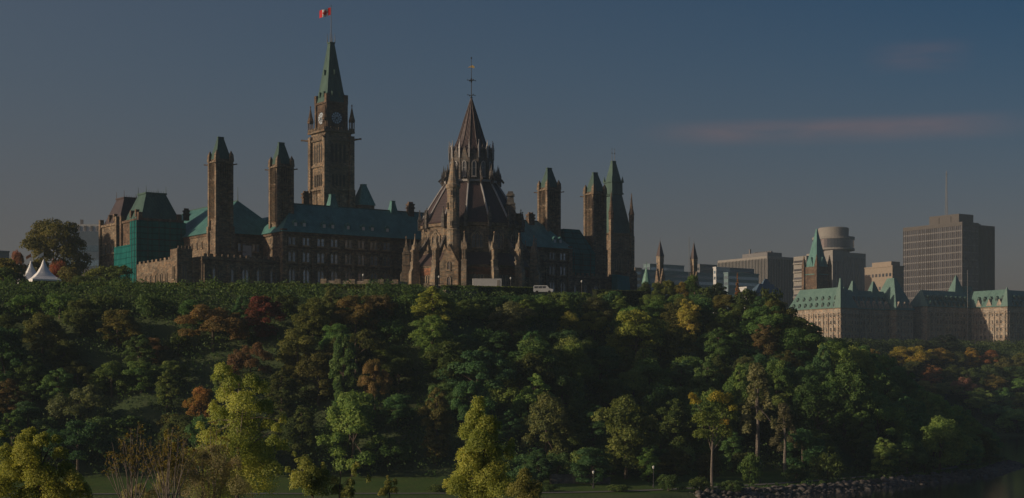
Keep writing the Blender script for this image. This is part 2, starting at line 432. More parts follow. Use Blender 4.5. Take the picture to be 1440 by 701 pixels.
sS = shore_s(V[:, 0], V[:, 1]); lW = lawn_w(V[:, 0], V[:, 1])
lawn = np.where((V[:, 1] > 260), sm(4, 8, sS)*(1-sm(-3, 3, sS-lW))+sm(69, 72, sS-lW), .35)
gm_ = ground_mat()
tag(link('ground', np_mesh('ground', V, Fq, [gm_], np.clip(lawn, 0, 1), True)), kind='structure')

def water_mat():
    m, t, o = newmat('river_water'); p = principled(t, o, .08, .5)
    p.inputs['Base Color'].default_value = (.012, .016, .015, 1)
    n1 = noise(t, coords(t, (1, .35, 1)), .5, 4); bump(t, n1, p, .12, .25); return m
V, Fq = (np.array([(-2390, 150, 0), (2390, 150, 0), (2390, 1100, 0), (-2390, 1100, 0)], float), np.array([[0, 1, 2, 3]]))
tag(link('river_water', np_mesh('river_water', V, Fq, [water_mat()])), kind='structure')

# path along the shore, 5 cm over the lawn
def offset_line(s0, x0=-170, step=3.0):
    """points inland of the shore by s0, walked along the shoreline"""
    P = []
    for a, b in zip(SHORE[1:12], SHORE[2:13]):
        n = max(1, int(np.hypot(*(b-a))/step))
        for k in range(n):
            q = a+(b-a)*k/n; d = (b-a)/np.hypot(*(b-a)); P.append((q[0]-d[1]*s0, q[1]+d[0]*s0))
    P = np.array(P)
    for _ in range(30): P[1:-1] = .5*P[1:-1]+.25*(P[:-2]+P[2:])
    return P
def ribbon(name, s0, w, mat, lift):
    P = offset_line(s0); T = np.gradient(P, axis=0); T /= np.linalg.norm(T, axis=1)[:, None]
    Nn = np.stack([-T[:, 1], T[:, 0]], -1)
    A = P-Nn*w/2; B = P+Nn*w/2
    z = ground(P[:, 0], P[:, 1])+lift
    V = np.concatenate([np.column_stack([A, z]), np.column_stack([B, z])]); n = len(P)
    i = np.arange(n-1); return link(name, np_mesh(name, V, np.stack([i, i+1, n+i+1, n+i], -1), [mat]))
tag(ribbon('riverside_path', 11.5, 3.2, asphalt, .1), kind='structure')

# riprap along the water
def rocks():
    P = offset_line(0, step=1.5); V = []; Fs = []
    ico = [(0, 0, 1), (.9, 0, .3), (.3, .85, .35), (-.75, .5, .3), (-.7, -.55, .35), (.25, -.85, .3), (.7, .5, -.4), (-.3, .8, -.4), (-.9, 0, -.4), (-.25, -.8, -.4), (.75, -.5, -.4), (0, 0, -.9)]
    fc = [(0, 1, 2), (0, 2, 3), (0, 3, 4), (0, 4, 5), (0, 5, 1), (1, 6, 2), (2, 7, 3), (3, 8, 4), (4, 9, 5), (5, 10, 1), (6, 7, 2), (7, 8, 3), (8, 9, 4), (9, 10, 5), (10, 6, 1), (11, 7, 6), (11, 8, 7), (11, 9, 8), (11, 10, 9), (11, 6, 10)]
    ico = np.array(ico); fc = np.array(fc)
    vis = [i for i, p in enumerate(P) if p[0] > 40 and p[1] < 640]
    for k in range(3000):
        p = P[random.choice(vis)]; x = p[0]+random.gauss(0, 1.9); y = p[1]+random.uniform(-2.5, 5.5)
        s = shore_s(np.array([x]), np.array([y]))[0]
        if not -2.5 < s < 5.0: continue
        r = random.choice([.25, .35, .45, .6, .8, 1.1])*random.uniform(.8, 1.2)
        M = np.array(Matrix.Rotation(random.uniform(0, 6.3), 3, 'Z') @ Matrix.Rotation(random.uniform(-.6, .6), 3, 'X'))
        q = (ico*rng.uniform(.75, 1.25, (12, 1))*np.array([r*1.0, r*.8, r*.55])) @ M.T+np.array([x, y, gz(x, y)+r*.15])
        Fs.append(fc+len(V)*12); V.append(q)
    me = np_mesh('riprap', np.concatenate(V), np.concatenate(Fs), [grey_st])
    tag(link('riprap', me), 'grey broken rocks heaped along the river edge', 'rocks', kind='stuff')
rocks()

# ------------------------------------------------------------------ parliament building
GZ = 56.5
LIB = (-13.7, 583.0)
A35 = R(35)
def world(U, Vv): return (LIB[0]+U*math.cos(A35)-Vv*math.sin(A35), LIB[1]+U*math.sin(A35)+Vv*math.cos(A35))
def U_at(px, Vv):
    k = (px-720)/F; c, s = math.cos(A35), math.sin(A35)
    return (k*(LIB[1]+Vv*c)-LIB[0]+Vv*s)/(c-k*s)

pb = root('parliament_building', 'long dark sandstone gothic parliament block with green copper roofs and four tall square towers', 'government building', (LIB[0], LIB[1], GZ), A35)
w = MB()
w.box(-59, 59, 23, 97, -4, 19)
w.box(-77, -50, 38, 100, -4, 18.9); w.box(50, 77, 38, 100, -4, 18.9)
for s in (-1, 1):
    x0, x1 = sorted((s*58.9, s*87)); w.box(x0, x1, 25, 60, -4, 10.0)
    x0, x1 = sorted((s*86.7, s*89.2)); w.box(x0, x1, 27, 58, -4, 9.6)
    x0, x1 = sorted((s*76.9, s*94)); w.box(x0, x1, 30, 62.2, -4, 9.2)
    x0, x1 = sorted((s*89.2, s*94.4)); w.box(x0, x1, 27.6, 33, -4, 12.3)
    # buttress strips and merlons on the low block
    for k in range(7):
        xx = s*(61.5+k*4.1); w.cbox(xx, 24.8, .8, .9, -4, 7.5)
    for k in range(13):
        xx = s*(60+k*2.15); w.cbox(xx, 25.25, 1.1, .5, 9.99, 10.9)
    for k in range(8):
        w.cbox(s*93.7, 35+k*3.4, .5, 1.4, 9.19, 10.0)
    x0, x1 = sorted((s*89.0, s*94.6))
    for k in range(4): w.cbox(s*(89.9+k*1.25), 27.9, .7, .5, 12.29, 13.2)
for k in range(-11, 12):
    w.cbox(k*5.05+2.4, 22.85, .9, .9, -4, 13.5)
for s in (-1, 1): w.cbox(s*58.7, 23.3, 1.8, 1.9, -4, 20.2)
w.build('wall', sand, pb)
c = MB()
for z in (14.0, 8.4): c.box(-59.2, 59.2, 22.7, 97.2, z, z+.35)
c.box(-59.5, 59.5, 22.4, 97.5, 18.4, 19.25)
for s in (-1, 1):
    x0, x1 = sorted((s*58.8, s*87.25)); c.box(x0, x1, 24.7, 60.2, 8.6, 9.0)
    x0, x1 = sorted((s*50, s*77.3)); c.box(x0, x1, 37.7, 100.3, 18.3, 19.1)
c.build('cornice', sandd, pb)
r = MB()
r.frust((-60, 60, 22, 42.4), 19.26, (-51, 51, 31.6, 32.4), 29.5)
r.frust((-60, 60, 42.41, 98), 19.24, (-50, 50, 52, 88), 27.0)
for s in (-1, 1):
    x0, x1 = sorted((s*49.9, s*77.8))
    xm = s*63.2
    r.frust((x0, x1, 37.2, 101), 19.11, (xm-.4, xm+.4, 48, 90), 31.2)
rf = r.build('roof', copper, pb)
rg = MB(); rg.box(-51, 51, 31.8, 32.2, 29.45, 29.95)
for s in (-1, 1): rg.box(s*63.2-.2, s*63.2+.2, 48, 90, 31.15, 31.6); rg.tube((s*63.2, 48, 31.2), (s*63.2, 48, 36), .14, .05)
rg.build('roof_ridge', copperd, pb)
# windows of the north front
cols = [U_at(p, 23) for p in (410, 430, 450.5, 469.5, 489.6, 507.5, 525, 543)]
cols_r = [U_at(p, 23) for p in (776, 791)] + [40.5, 33.5]
for U in cols+cols_r:
    window('top', pb, U, 22.9, 15.1); window('mid', pb, U, 22.9, 9.6); window('low', pb, U, 22.9, 2.6)
for p in (303, 324, 344.5, 365, 384): window('low', pb, U_at(p, 25), 24.9, 2.2, 0, .95)
for p in (806, 821, 838): window('low', pb, U_at(p, 25), 24.9, 2.2, 0, .95)
for k in range(5): window('arch', pb, -94.0, 36.5+k*4.2, 1.6, -math.pi/2)
window('tall', pb, -92, 27.5, 2.6, 0, .8); window('tall', pb, -94.45, 30.3, 2.6, -math.pi/2, .8)
for k in range(6): window('lancet', pb, -77.05, 42.5+k*4.0, 14.6, -math.pi/2, .8)
for k in range(3): window('top', pb, -72+k*5.2, 37.9, 13.5)
# white sheeted panel on the east wing front
pn = MB(); pn.box(U_at(341, 38), U_at(353, 38), 37.6, 37.9, 11.6, 15.4); pn.build('boarded_window', white, pb)
# dormers
dm = MB(); dm.box(-.75, .75, -1.0, 1.6, 0, 1.5)
dm.extr([(-.95, -1.1, 1.5), (.95, -1.1, 1.5), (0, -1.1, 2.5)], (0, 3.4, 0))
dmm = dm.mesh('dormer', [copper]); dp = MB(); dp.add([(-.5, -1.02, .2), (.5, -1.02, .2), (.5, -1.02, 1.35), (-.5, -1.02, 1.35)], [(0, 1, 2, 3)]); dpm = dp.mesh('pane', [white])
for i, p in enumerate((413.7, 426, 454, 466, 487.6, 509, 521.6, 542.7, 778, 786)):
    o = link('dormer', dmm, pb, (U_at(p, 25), 25.0, 21.2)); link('pane', dpm, o)
# chimneys and roof ventilators
def chimney(U, Vv, z0, z1, wx=2.2, wy=1.6):
    m = MB(); m.cbox(U, Vv, wx, wy, z0, z1); m.cbox(U, Vv, wx+.5, wy+.5, z1-1.2, z1-.7); m.cbox(U, Vv, wx+.4, wy+.4, z1-.02, z1+.5)
    for k in (-1, 1): m.cbox(U+k*wx*.24, Vv, .7, .9, z1+.49, z1+1.2)
    return m.build('chimney', sandd, pb)
chimney(U_at(430, 33), 33, 27, 33.2); chimney(U_at(577, 31), 31, 24, 32.0); chimney(U_at(746, 31), 31, 25, 31.5, 2.6)
chimney(U_at(262, 70), 70, 26, 29.0, 1.6)
for p, Vv, zt, wd in ((467, 33, 34.0, 3.6), (552, 32, 33.2, 3.0)):
    m = MB(); m.pyr(U_at(p, Vv), Vv, wd, 28.6, wd*.42, zt-.3); m.cbox(U_at(p, Vv), Vv, wd*.5, wd*.5, zt-.31, zt); m.build('roof_ventilator', copper, pb)
# south court turret with steep copper roof
m = MB(); U = U_at(511, 92); m.cbox(U, 92, 6.2, 6.2, 0, 38.5)
m.build('turret_wall', sandd, pb)
m = MB(); m.pyr(U, 92, 7.0, 38.45, 1.7, 46.3); m.cbox(U, 92, 2.0, 2.0, 46.29, 46.7); m.build('turret_roof', copper, pb)

# the four ventilation towers
lv = MB(); lv.extr([(x, 0, z) for x, z in arch(.62, 5.0, True)], (0, .1, 0)); lvm = lv.mesh('louvre', [louvre_m])
lv2 = MB(); lv2.extr([(x, 0, z) for x, z in arch(.5, 12.5, True)], (0, .1, 0)); lvm2 = lv2.mesh('blind_arch', [sandd])
def vent_mesh():
    m = MB(); h = 2.55
    m.box(-h, h, -h, h, -4, 42.4)
    for sx in (-1, 1):
        for sy in (-1, 1):
            m.cbox(sx*2.55, sy*2.55, 1.15, 1.15, -4, 41.6); m.pyr(sx*2.55, sy*2.55, 1.5, 41.6, 1.2, 43.9); m.pyr(sx*2.55, sy*2.55, 1.1, 43.89, .1, 45.2)
            m.cbox(sx*2.75, sy*2.75, 1.35, 1.35, -4, 20.5)
    m.box(-2.85, 2.85, -2.85, 2.85, -4, 18.5)
    for z, e in ((18.5, .42), (22.5, .2), (35.4, .2), (41.2, .5)): m.box(-h-e, h+e, -h-e, h+e, z, z+.55)
    for k in range(-2, 3):
        for a in range(4):
            c_, s_ = [(1, 0), (0, 1), (-1, 0), (0, -1)][a]
            x, y = k*.85, -2.75; X, Y = x*c_-y*s_, x*s_+y*c_
            m.cbox(X, Y, .24, .24, 22.8, 41.3)
    return m
vmesh = vent_mesh().mesh('tower', [sand])
vr = MB(); vr.frust((-2.6, 2.6, -2.6, 2.6), 42.38, (-1.0, 1.0, -.35, .35), 49.4); vr.box(-1.1, 1.1, -.45, .45, 49.38, 49.8)
vrm = vr.mesh('tower_roof', [copperd])
gg = MB(); gg.tube((0, 0, 0), (0, -1.6, .15), .28, .16, 6); gg.cbox(0, -1.75, .4, .5, 0, .35); ggm = gg.mesh('gargoyle', [sandd])
for U, Vv in ((-77.3, 31.8), (-55.4, 31.3), (55.4, 31.3), (77.3, 31.8)):
    tw = link('tower', vmesh, pb, (U, Vv, 0))
    link('tower_roof', vrm, tw)
    for a in range(4):
        M = Matrix.Rotation(a*math.pi/2, 3, 'Z')
        for k in (-1, 0, 1):
            p = M @ Vector((k*.85+.0, -2.63, 36.2)); link('louvre', lvm, tw, p, a*math.pi/2)
        p = M @ Vector((2.6, -2.6, 40.6)); g = link('gargoyle', ggm, tw, p, a*math.pi/2+math.pi/4)
# mansard pavilions on the east end (first one wrapped in netting)
def mansard(V0, V1, wall, roof, z_e=25.5, z_t=34.0):
    m = MB(); m.box(-92.4, -76.8, V0, V1, -4, z_e-.3)
    for sx in (-92.3, -78):
        for sy in (V0+.2, V1-.2): m.cbox(sx, sy, 1.4, 1.4, -4, z_e+1.6)
    m.box(-92.8, -76.5, V0-.35, V1+.35, z_e-1.2, z_e-.4)
    m.build('pavilion_wall', wall, pb)
    m = MB(); xm, ym = -84.6, (V0+V1)/2
    m.frust((-91.6, -77.6, V0+.5, V1-.5), z_e-.3, (xm-3.6, xm+3.6, ym-3.4, ym+3.4), z_t)
    m.box(xm-3.9, xm+3.9, ym-3.7, ym+3.7, z_t-.02, z_t+.5)
    for sx in (-1, 1):
        for sy in (-1, 1): m.tube((xm+sx*3.6, ym+sy*3.4, z_t+.4), (xm+sx*3.6, ym+sy*3.4, z_t+2.8), .12, .05)
    for k in range(9): m.cbox(xm-3.6+k*.9, ym-3.5, .1, .1, z_t+.4, z_t+1.1)
    o = m.build('pavilion_roof', roof, pb)
    for k in (-1, 1): m = MB(); m.cbox(-91.0+.6, ym+k*2.2, 2.4, 1.1, z_e+.6, z_e+3.0); m.build('roof_dormer', sandd, pb)
mansard(62.6, 78, sandd, copperd)
mansard(82, 97, sand, slate, 25.6, 34.2)
for k in range(3):
    for z in (3, 9, 15): window('mid', pb, -92.45, 85+k*4.4, z, -math.pi/2)
# netting wraps, hung on scaffold: a thing that rests on the building
nb = MB(); nb.box(-94.0, -76.2, 61.3, 67.2, -3, 24.2)
sc_ = root('netted_scaffold', 'tall green netted scaffold wrapped round the pavilion under a green mansard roof', 'scaffold', (LIB[0], LIB[1], GZ), A35)
nb.build('netting', net, sc_)
nb = MB(); nb.box(-93.6, -88, 67.3, 82, -3, 16.5); nb.build('lower_netting', net, sc_)
m = MB()
for U in (-94.05, -90, -86, -82, -78): m.tube((U, 61.2, -3), (U, 61.2, 25.5), .09, n=5)
for Vv in (63.2, 65.2): m.tube((-94.1, Vv, -3), (-94.1, Vv, 25.4), .09, n=5)
for z in (2, 6, 10, 14, 18, 22): m.tube((-94.1, 61.18, z), (-76.2, 61.18, z), .07, n=5)
m.build('scaffold_pole', iron, sc_)
sc2 = root('netted_scaffold', 'dark teal netted scaffold hung between the hipped pavilion and a square tower', 'scaffold', (LIB[0], LIB[1], GZ), A35)
nb = MB(); nb.box(60.2, 74.0, 27.2, 37.0, 9, 18.5); nb.frust((60.2, 74.0, 27.2, 37.0), 18.49, (61.2, 68.6, 30.0, 37.0), 27.5); nb.build('netting', net, sc2)
m = MB()
for U in (60.3, 64, 68, 71.5, 73.9): m.tube((U, 27.12, 9), (U, 27.12, 18.8), .09, n=5)
for z in (11, 14, 17): m.tube((60.2, 27.1, z), (74, 27.1, z), .07, n=5)
m.build('scaffold_pole', iron, sc2)

# ------------------------------------------------------------------ clock tower
wx, wy = world(0, 97)
ct = root('clock_tower', 'tall gothic clock tower with steep green spire and flagpole above the long roof', 'clock tower', (wx, wy, GZ), A35)
m = MB(); h = 5.6
m.box(-h, h, -h, h, -4, 66)
for sx in (-1, 1):
    for sy in (-1, 1):
        m.cbox(sx*h, sy*h, 2.4, 2.4, -4, 44.0); m.cbox(sx*h, sy*h, 1.9, 1.9, 43.9, 64.5); m.pyr(sx*(h+.5), sy*h, 1.3, 43.9, .15, 47.8)
        for q in (-1.25, 1.25):
            m.cbox(sx*(h+.25), sy*(h+.25)+0, .5, 2.1, 20, 43); 
for z, e in ((30, .5), (43.6, .7), (52.5, .45), (62.4, .6), (65.6, 1.0)): m.box(-h-e, h+e, -h-e, h+e, z, z+.7)
for a in range(4):
    c_, s_ = [(1, 0), (0, 1), (-1, 0), (0, -1)][a]
    for k in range(-3, 4):      # blind tracery
        x, y = k*1.25, -h-.2; X, Y = x*c_-y*s_, x*s_+y*c_
        m.cbox(X, Y, .3, .3, 31, 43.7)
    for k in range(-5, 6):      # parapet
        x, y = k*1.15, -h-.75; X, Y = x*c_-y*s_, x*s_+y*c_
        m.cbox(X, Y, .55, .55, 66.25, 67.4)
    for k in (-1, 1):           # tall pale panels
        x, y = k*1.9, -h-.25; X, Y = x*c_-y*s_, x*s_+y*c_
        m.rbox(X, Y, 2.9, .5, 33, 42.3, a*math.pi/2)
m.build('shaft', sand, ct)
lv3 = MB(); lv3.extr([(x, 0, z) for x, z in arch(.95, 7.2, True)], (0, .12, 0)); lvm3 = lv3.mesh('louvre', [louvre_m])
lv4 = MB(); lv4.extr([(x, 0, z) for x, z in arch(.8, 4.6, True)], (0, .12, 0)); lvm4 = lv4.mesh('louvre', [louvre_m])
for a in range(4):
    M = Matrix.Rotation(a*math.pi/2, 3, 'Z')
    for k in range(4):
        link('louvre', lvm3, ct, M @ Vector(((k-1.5)*1.75, -h-.08, 54.2)), a*math.pi/2)
        link('louvre', lvm4, ct, M @ Vector(((k-1.5)*1.6, -h-.24, 45.2)), a*math.pi/2)
    link('gargoyle', ggm, ct, M @ Vector((h+.6, -h-.6, 63.2)), a*math.pi/2+math.pi/4).scale = (1.6, 1.6, 1.6)
m = MB(); q = 4.1
m.box(-q, q, -q, q, 66.2, 77.4)
for sx in (-1, 1):
    for sy in (-1, 1): m.cbox(sx*q, sy*q, 1.1, 1.1, 66.2, 77.0); m.pyr(sx*(q-.1), sy*(q-.1), 1.5, 76.9, 1.5, 80.3)
m.box(-q-.5, q+.5, -q-.5, q+.5, 76.7, 77.45); m.box(-q-.25, q+.25, -q-.25, q+.25, 73.8, 74.2)
for a in range(4): 
    c_, s_ = [(1, 0), (0, 1), (-1, 0), (0, -1)][a]
    for k in range(-4, 5):
        x, y = k*.75, -q-.15; X, Y = x*c_-y*s_, x*s_+y*c_; m.cbox(X, Y, .22, .3, 66.2, 68.0)
m.build('clock_stage', sandd, ct)
# corner pinnacles standing on shafts
pn = MB()
for (dx, dy) in ((-.62, -.62), (.62, -.62), (.62, .62), (-.62, .62)): pn.cbox(dx, dy, .3, .3, 0, 3.6)
pn.cbox(0, 0, 1.7, 1.7, -.6, .05); pn.cbox(0, 0, 1.75, 1.75, 3.6, 4.3); pn.lathe([(1.25, 4.3), (.75, 6.2), (.35, 8.2), (.12, 9.6)], 8); pn.lathe([(.1, 9.5), (.34, 9.9), (.1, 10.4)], 6)
pnm = pn.mesh('pinnacle', [sandd])
for sx in (-1, 1):
    for sy in (-1, 1): link('pinnacle', pnm, ct, (sx*(h+.2), sy*(h+.2), 66.3))
# dials
def dial():
    m = MB(); m.lathe([(2.35, 0), (2.35, .25)], 32, mi=0); 
    g = MB()
    for k in range(12):
        a0 = 2*math.pi*(k+.14)/12; a1 = 2*math.pi*(k+.86)/12
        for r0, r1 in ((.35, 1.35), (1.5, 2.2)):
            g.add([(r0*math.cos(a0), r0*math.sin(a0), .27), (r1*math.cos(a0), r1*math.sin(a0), .27), (r1*math.cos(a1), r1*math.sin(a1), .27), (r0*math.cos(a1), r0*math.sin(a1), .27)], [(0, 1, 2, 3)])
    hnd = MB()
    def hand(ang, ln, wd, z):
        d = Vector((math.sin(ang), math.cos(ang), 0)); n_ = Vector((d.y, -d.x, 0))
        hnd.extr([d*-.4-n_*wd+Vector((0, 0, z)), d*-.4+n_*wd+Vector((0, 0, z)), d*ln+n_*wd*.4+Vector((0, 0, z)), d*ln-n_*wd*.4+Vector((0, 0, z))], (0, 0, .06))
    hand(R(150), 2.1, .14, .30); hand(R(222), 1.35, .2, .38)
    return m.mesh('clock_face', [iron]), g.mesh('dial_glass', [plain('dial_glass', (.45, .52, .60), .3, .5)]), hnd.mesh('clock_hands', [iron])
dm_, dg_, dh_ = dial()
for a in range(4):
    M = Matrix.Rotation(a*math.pi/2, 3, 'Z')
    f = link('clock_face', dm_, ct, M @ Vector((0, -q-.02, 71.3)))
    f.rotation_euler = (math.pi/2, 0, a*math.pi/2)
    link('dial', dg_, f); link('clock_hands', dh_, f)
m = MB(); m.frust((-q-.35, q+.35, -q-.35, q+.35), 77.46, (-3.5, 3.5, -3.5, 3.5), 81.5); m.frust((-3.5, 3.5, -3.5, 3.5), 81.49, (-.95, .95, -.95, .95), 100.3)
m.box(-1.15, 1.15, -1.15, 1.15, 100.28, 100.8)
m.build('spire', copperd, ct)
m = MB()
for a in range(4):
    c_, s_ = [(1, 0), (0, 1), (-1, 0), (0, -1)][a]
    for (x, z0, tt) in ((-1.6, 79.5, 0), (1.6, 79.5, 0), (0, 88, .33)):
        y = -(3.9-(z0-79)*.137)-.1; X, Y = x*c_-y*s_, x*s_+y*c_; m.rbox(X, Y, .8, 1.0, z0, z0+1.9, a*math.pi/2)
m.build('spire_lucarne', copperd, ct)
m = MB()
for sx in (-1, 1):
    for sy in (-1, 1): m.tube((sx*1.05, sy*1.05, 100.7), (sx*1.05, sy*1.05, 104.2), .16, .05)
m.tube((0, 0, 100.7), (0, 0, 114.6), .16, .09); m.lathe([(.02, 114.5), (.25, 114.8), (.02, 115.1)], 8)
m.build('flagpole', iron, ct)
# maple leaf flag
LEAF = [(0, .5), (.09, .33), (.2, .38), (.16, .1), (.3, .23), (.33, .16), (.5, .19), (.44, .05), (.5, 0), (.27, -.18), (.3, -.28), (.03, -.24), (.03, -.5)]
LEAF = LEAF+[(-x, z) for x, z in LEAF[::-1][:-1]]
def in_poly(x, z, P):
    c = False
    for i in range(len(P)):
        (x1, y1), (x2, y2) = P[i], P[(i+1) % len(P)]
        if (y1 > z) != (y2 > z) and x < (x2-x1)*(z-y1)/(y2-y1)+x1: c = not c
    return c
def flag(label, loc, Lx, Hz, ang, nx=44, nz=24, droop=.3):
    V = []; Fq = []; mi = []
    for j in range(nz+1):
        for i in range(nx+1):
            u = i/nx; v = j/nz
            V.append((-u*Lx*.94, .35*math.sin(u*7+v*.8)*u*Lx*.25, v*Hz-u*droop*Lx+.12*math.sin(u*9)))
    for j in range(nz):
        for i in range(nx):
            u = (i+.5)/nx; v = (j+.5)/nz
            Fq.append((j*(nx+1)+i, j*(nx+1)+i+1, (j+1)*(nx+1)+i+1, (j+1)*(nx+1)+i))
            red = u < .25 or u > .75 or in_poly((u-.5)*2.0*1.05, (v-.5)*1.1, LEAF)
            mi.append(0 if red else 1)
    me = bpy.data.meshes.new('flag'); me.from_pydata(V, [], Fq); me.materials.append(redm); me.materials.append(flagw)
    me.polygons.foreach_set('material_index', mi); me.update()
    o = link('flag', me, None, loc, ang); return tag(o, label, 'flag')
flag('red and white maple leaf flag flying from the clock tower spire', (wx-.15, wy, GZ+111.3), 4.6, 2.9, 0.12)

# ------------------------------------------------------------------ library
NB = 14
lb = root('parliament_library', 'round gothic library with conical slate roof, lantern and flying buttresses', 'library', (LIB[0], LIB[1], GZ), 0)
def ang(phi): return R(-90+phi)      # phi: degrees to the right of facing the river
ph0 = R(-90-4.7)                     # a buttress stands at phi = -4.7
m = MB()
m.lathe([(20.0, -4), (20.0, 7.6), (20.4, 7.7), (20.4, 8.1), (19.6, 8.2)], NB, ph0)
m.lathe([(16.9, 7), (16.9, 20.9), (17.5, 21.1), (17.5, 22.2), (16.9, 22.3)], NB, ph0)
m.lathe([(17.15, 12.8), (17.15, 13.3)], NB, ph0)
m.build('wall', sand, lb)
m = MB(); m.lathe([(20.15, 4.9), (20.15, 7.3)], NB, ph0); m.lathe([(20.3, .2), (20.3, .7)], NB, ph0)
m.build('red_stone_band', redst, lb)
m = MB(); m.lathe([(20.6, 8.0), (17.0, 12.4)], NB, ph0, cap=False); m.build('aisle_roof', slatep, lb)
m = MB(); m.lathe([(17.9, 22.2), (17.2, 22.9), (15.1, 26.5), (11.6, 32.2), (8.5, 37.0)], NB, ph0, cap=False); m.build('main_roof', slate, lb)
m = MB()
for k in range(NB):                  # lead ridge rolls
    a = ph0+2*math.pi*k/NB
    pts = [(17.5, 22.8), (15.25, 26.6), (11.75, 32.3), (8.6, 37.1)]
    for (r0, z0), (r1, z1) in zip(pts[:-1], pts[1:]):
        m.tube((r0*math.cos(a), r0*math.sin(a), z0+.1), (r1*math.cos(a), r1*math.sin(a), z1+.1), .34, .30, 6)
m.lathe([(9.3, 36.6), (9.3, 37.3), (8.0, 37.4)], NB, ph0)
m.build('roof_rib', lead, lb)
# lantern
NL = 14; pl = ph0
m = MB(); m.lathe([(7.0, 37.2), (7.0, 46.5)], NL, pl)
for k in range(NL):
    a = pl+2*math.pi*(k+.5)/NL; rr = 7.0*math.cos(math.pi/NL)+.05; tw_ = 7.0*math.sin(math.pi/NL)
    ca, sa = math.cos(a), math.sin(a)
    P = lambda x, rad, z: (rad*ca-x*sa, rad*sa+x*ca, z)
    m.extr([P(-tw_, rr, 43.2), P(tw_, rr, 43.2), P(0, rr, 49.2)], (ca*.35, sa*.35, 0))
    a2 = pl+2*math.pi*k/NL; m.rbox(7.25*math.cos(a2), 7.25*math.sin(a2), .6, .6, 37.2, 46.8, a2)
m.build('lantern', grey_st, lb)
for k in range(NL):
    a = pl+2*math.pi*(k+.5)/NL; rr = 7.0*math.cos(math.pi/NL)
    window('lantern', lb, (rr+.42)*math.cos(a), (rr+.42)*math.sin(a), 38.6, a+math.pi/2, .95, 'lantern_window')
m = MB(); m.lathe([(7.3, 46.2), (7.0, 47.6), (5.6, 49.2), (4.6, 51.4), (3.0, 56.6), (.18, 65.6)], 14, pl); m.build('upper_roof', slate, lb)
m = MB()
for k in range(14):
    a = pl+2*math.pi*k/14; pts = [(7.1, 47.6), (5.65, 49.3), (4.65, 51.5), (3.05, 56.7), (.2, 65.6)]
    for (r0, z0), (r1, z1) in zip(pts[:-1], pts[1:]): m.tube((r0*math.cos(a), r0*math.sin(a), z0), (r1*math.cos(a), r1*math.sin(a), z1), .14, .1, 5)
m.build('upper_roof_rib', slatep, lb)
sp = MB(); sp.cbox(0, 0, .55, .55, -2.2, 1.4); sp.pyr(0, 0, .8, 1.4, .06, 4.6); sp.lathe([(.05, 4.4), (.22, 4.7), (.05, 5.0)], 6); spm = sp.mesh('pinnacle', [lead])
for k in range(14):
    a = pl+2*math.pi*k/14; link('pinnacle', spm, lb, (7.5*math.cos(a), 7.5*math.sin(a), 46.6), a).scale = (.9, .9, .85)
# pinnacle clusters at the lantern foot
cl = MB()
for dx, hh in ((-.55, 3.6), (0, 5.6), (.6, 4.2)):
    cl.cbox(dx, 0, .5, .5, -1.2, hh*.5); cl.pyr(dx, 0, .62, hh*.5, .07, hh)
cl.extr([(-1.9, -.15, .4), (0, -.15, 2.2), (0, -.15, 1.5), (-1.5, -.15, -.2)], (0, .3, 0)); clm = cl.mesh('pinnacle', [grey_st])
for k in range(NB):
    a = ph0+2*math.pi*k/NB; link('pinnacle', clm, lb, (9.4*math.cos(a), 9.4*math.sin(a), 37.0), a+math.pi)
# pinnacles at the foot of the cone
fp = MB(); fp.cbox(0, 0, 1.1, 1.1, -1.5, 1.6); fp.cbox(0, 0, 1.4, 1.4, 1.6, 1.9); fp.pyr(0, 0, 1.1, 1.9, .1, 5.0); fp.lathe([(.08, 4.8), (.26, 5.1), (.06, 5.4)], 6); fpm = fp.mesh('pinnacle', [grey_st])
for k in range(NB):
    a = ph0+2*math.pi*k/NB; link('pinnacle', fpm, lb, (17.5*math.cos(a), 17.5*math.sin(a), 22.2), a)
# buttress piers and flyers
bt = MB()
bt.box(-1.6, 1.6, -.85, .85, -4, 6.0); bt.hexa([(-1.6, -.85, 6), (1.6, -.85, 6), (1.6, .85, 6), (-1.6, .85, 6), (-1.6, -.85, 6.01), (.9, -.85, 7.4), (.9, .85, 7.4), (-1.6, .85, 6.01)])
bt.box(-1.6, .95, -.8, .8, 5.9, 9.2); bt.box(-1.4, .8, -.66, .66, 9.1, 12.8); bt.box(-1.75, 1.05, -.95, .95, 9.0, 9.4)
for q_ in (-.3, .3): bt.box(.78, .9, q_-.13, q_+.13, 9.6, 12.6)
bt.box(-1.7, 1.0, -.9, .9, 12.79, 13.3); bt.pyr(-.35, 0, 1.8, 13.29, 1.5, 15.0)
for sgn in (-1, 1): bt.extr([(-1.3, sgn*.92-.08, 13.3), (.6, sgn*.92-.08, 13.3), (-.35, sgn*.92-.08, 15.6)], (0, .16, 0))
bt.pyr(-.35, 0, .95, 14.99, .1, 18.2); bt.lathe([(.08, 18.0), (.26, 18.4), (.06, 18.8)], 6, cx=-.35)
btm = bt.mesh('buttress', [sandl])
fl = MB(); fl.extr([(-5.9, -.42, 17.2), (-5.9, -.42, 18.4), (-.9, -.42, 11.4), (-.9, -.42, 9.2), (-2.4, -.42, 10.6), (-4.2, -.42, 13.6)], (0, .84, 0)); flm = fl.mesh('flying_arch', [grey_st])
for k in range(NB):
    a = ph0+2*math.pi*k/NB; rr = 22.4
    o = link('buttress', btm, lb, (rr*math.cos(a), rr*math.sin(a), 0), a); link('flying_arch', flm, o)
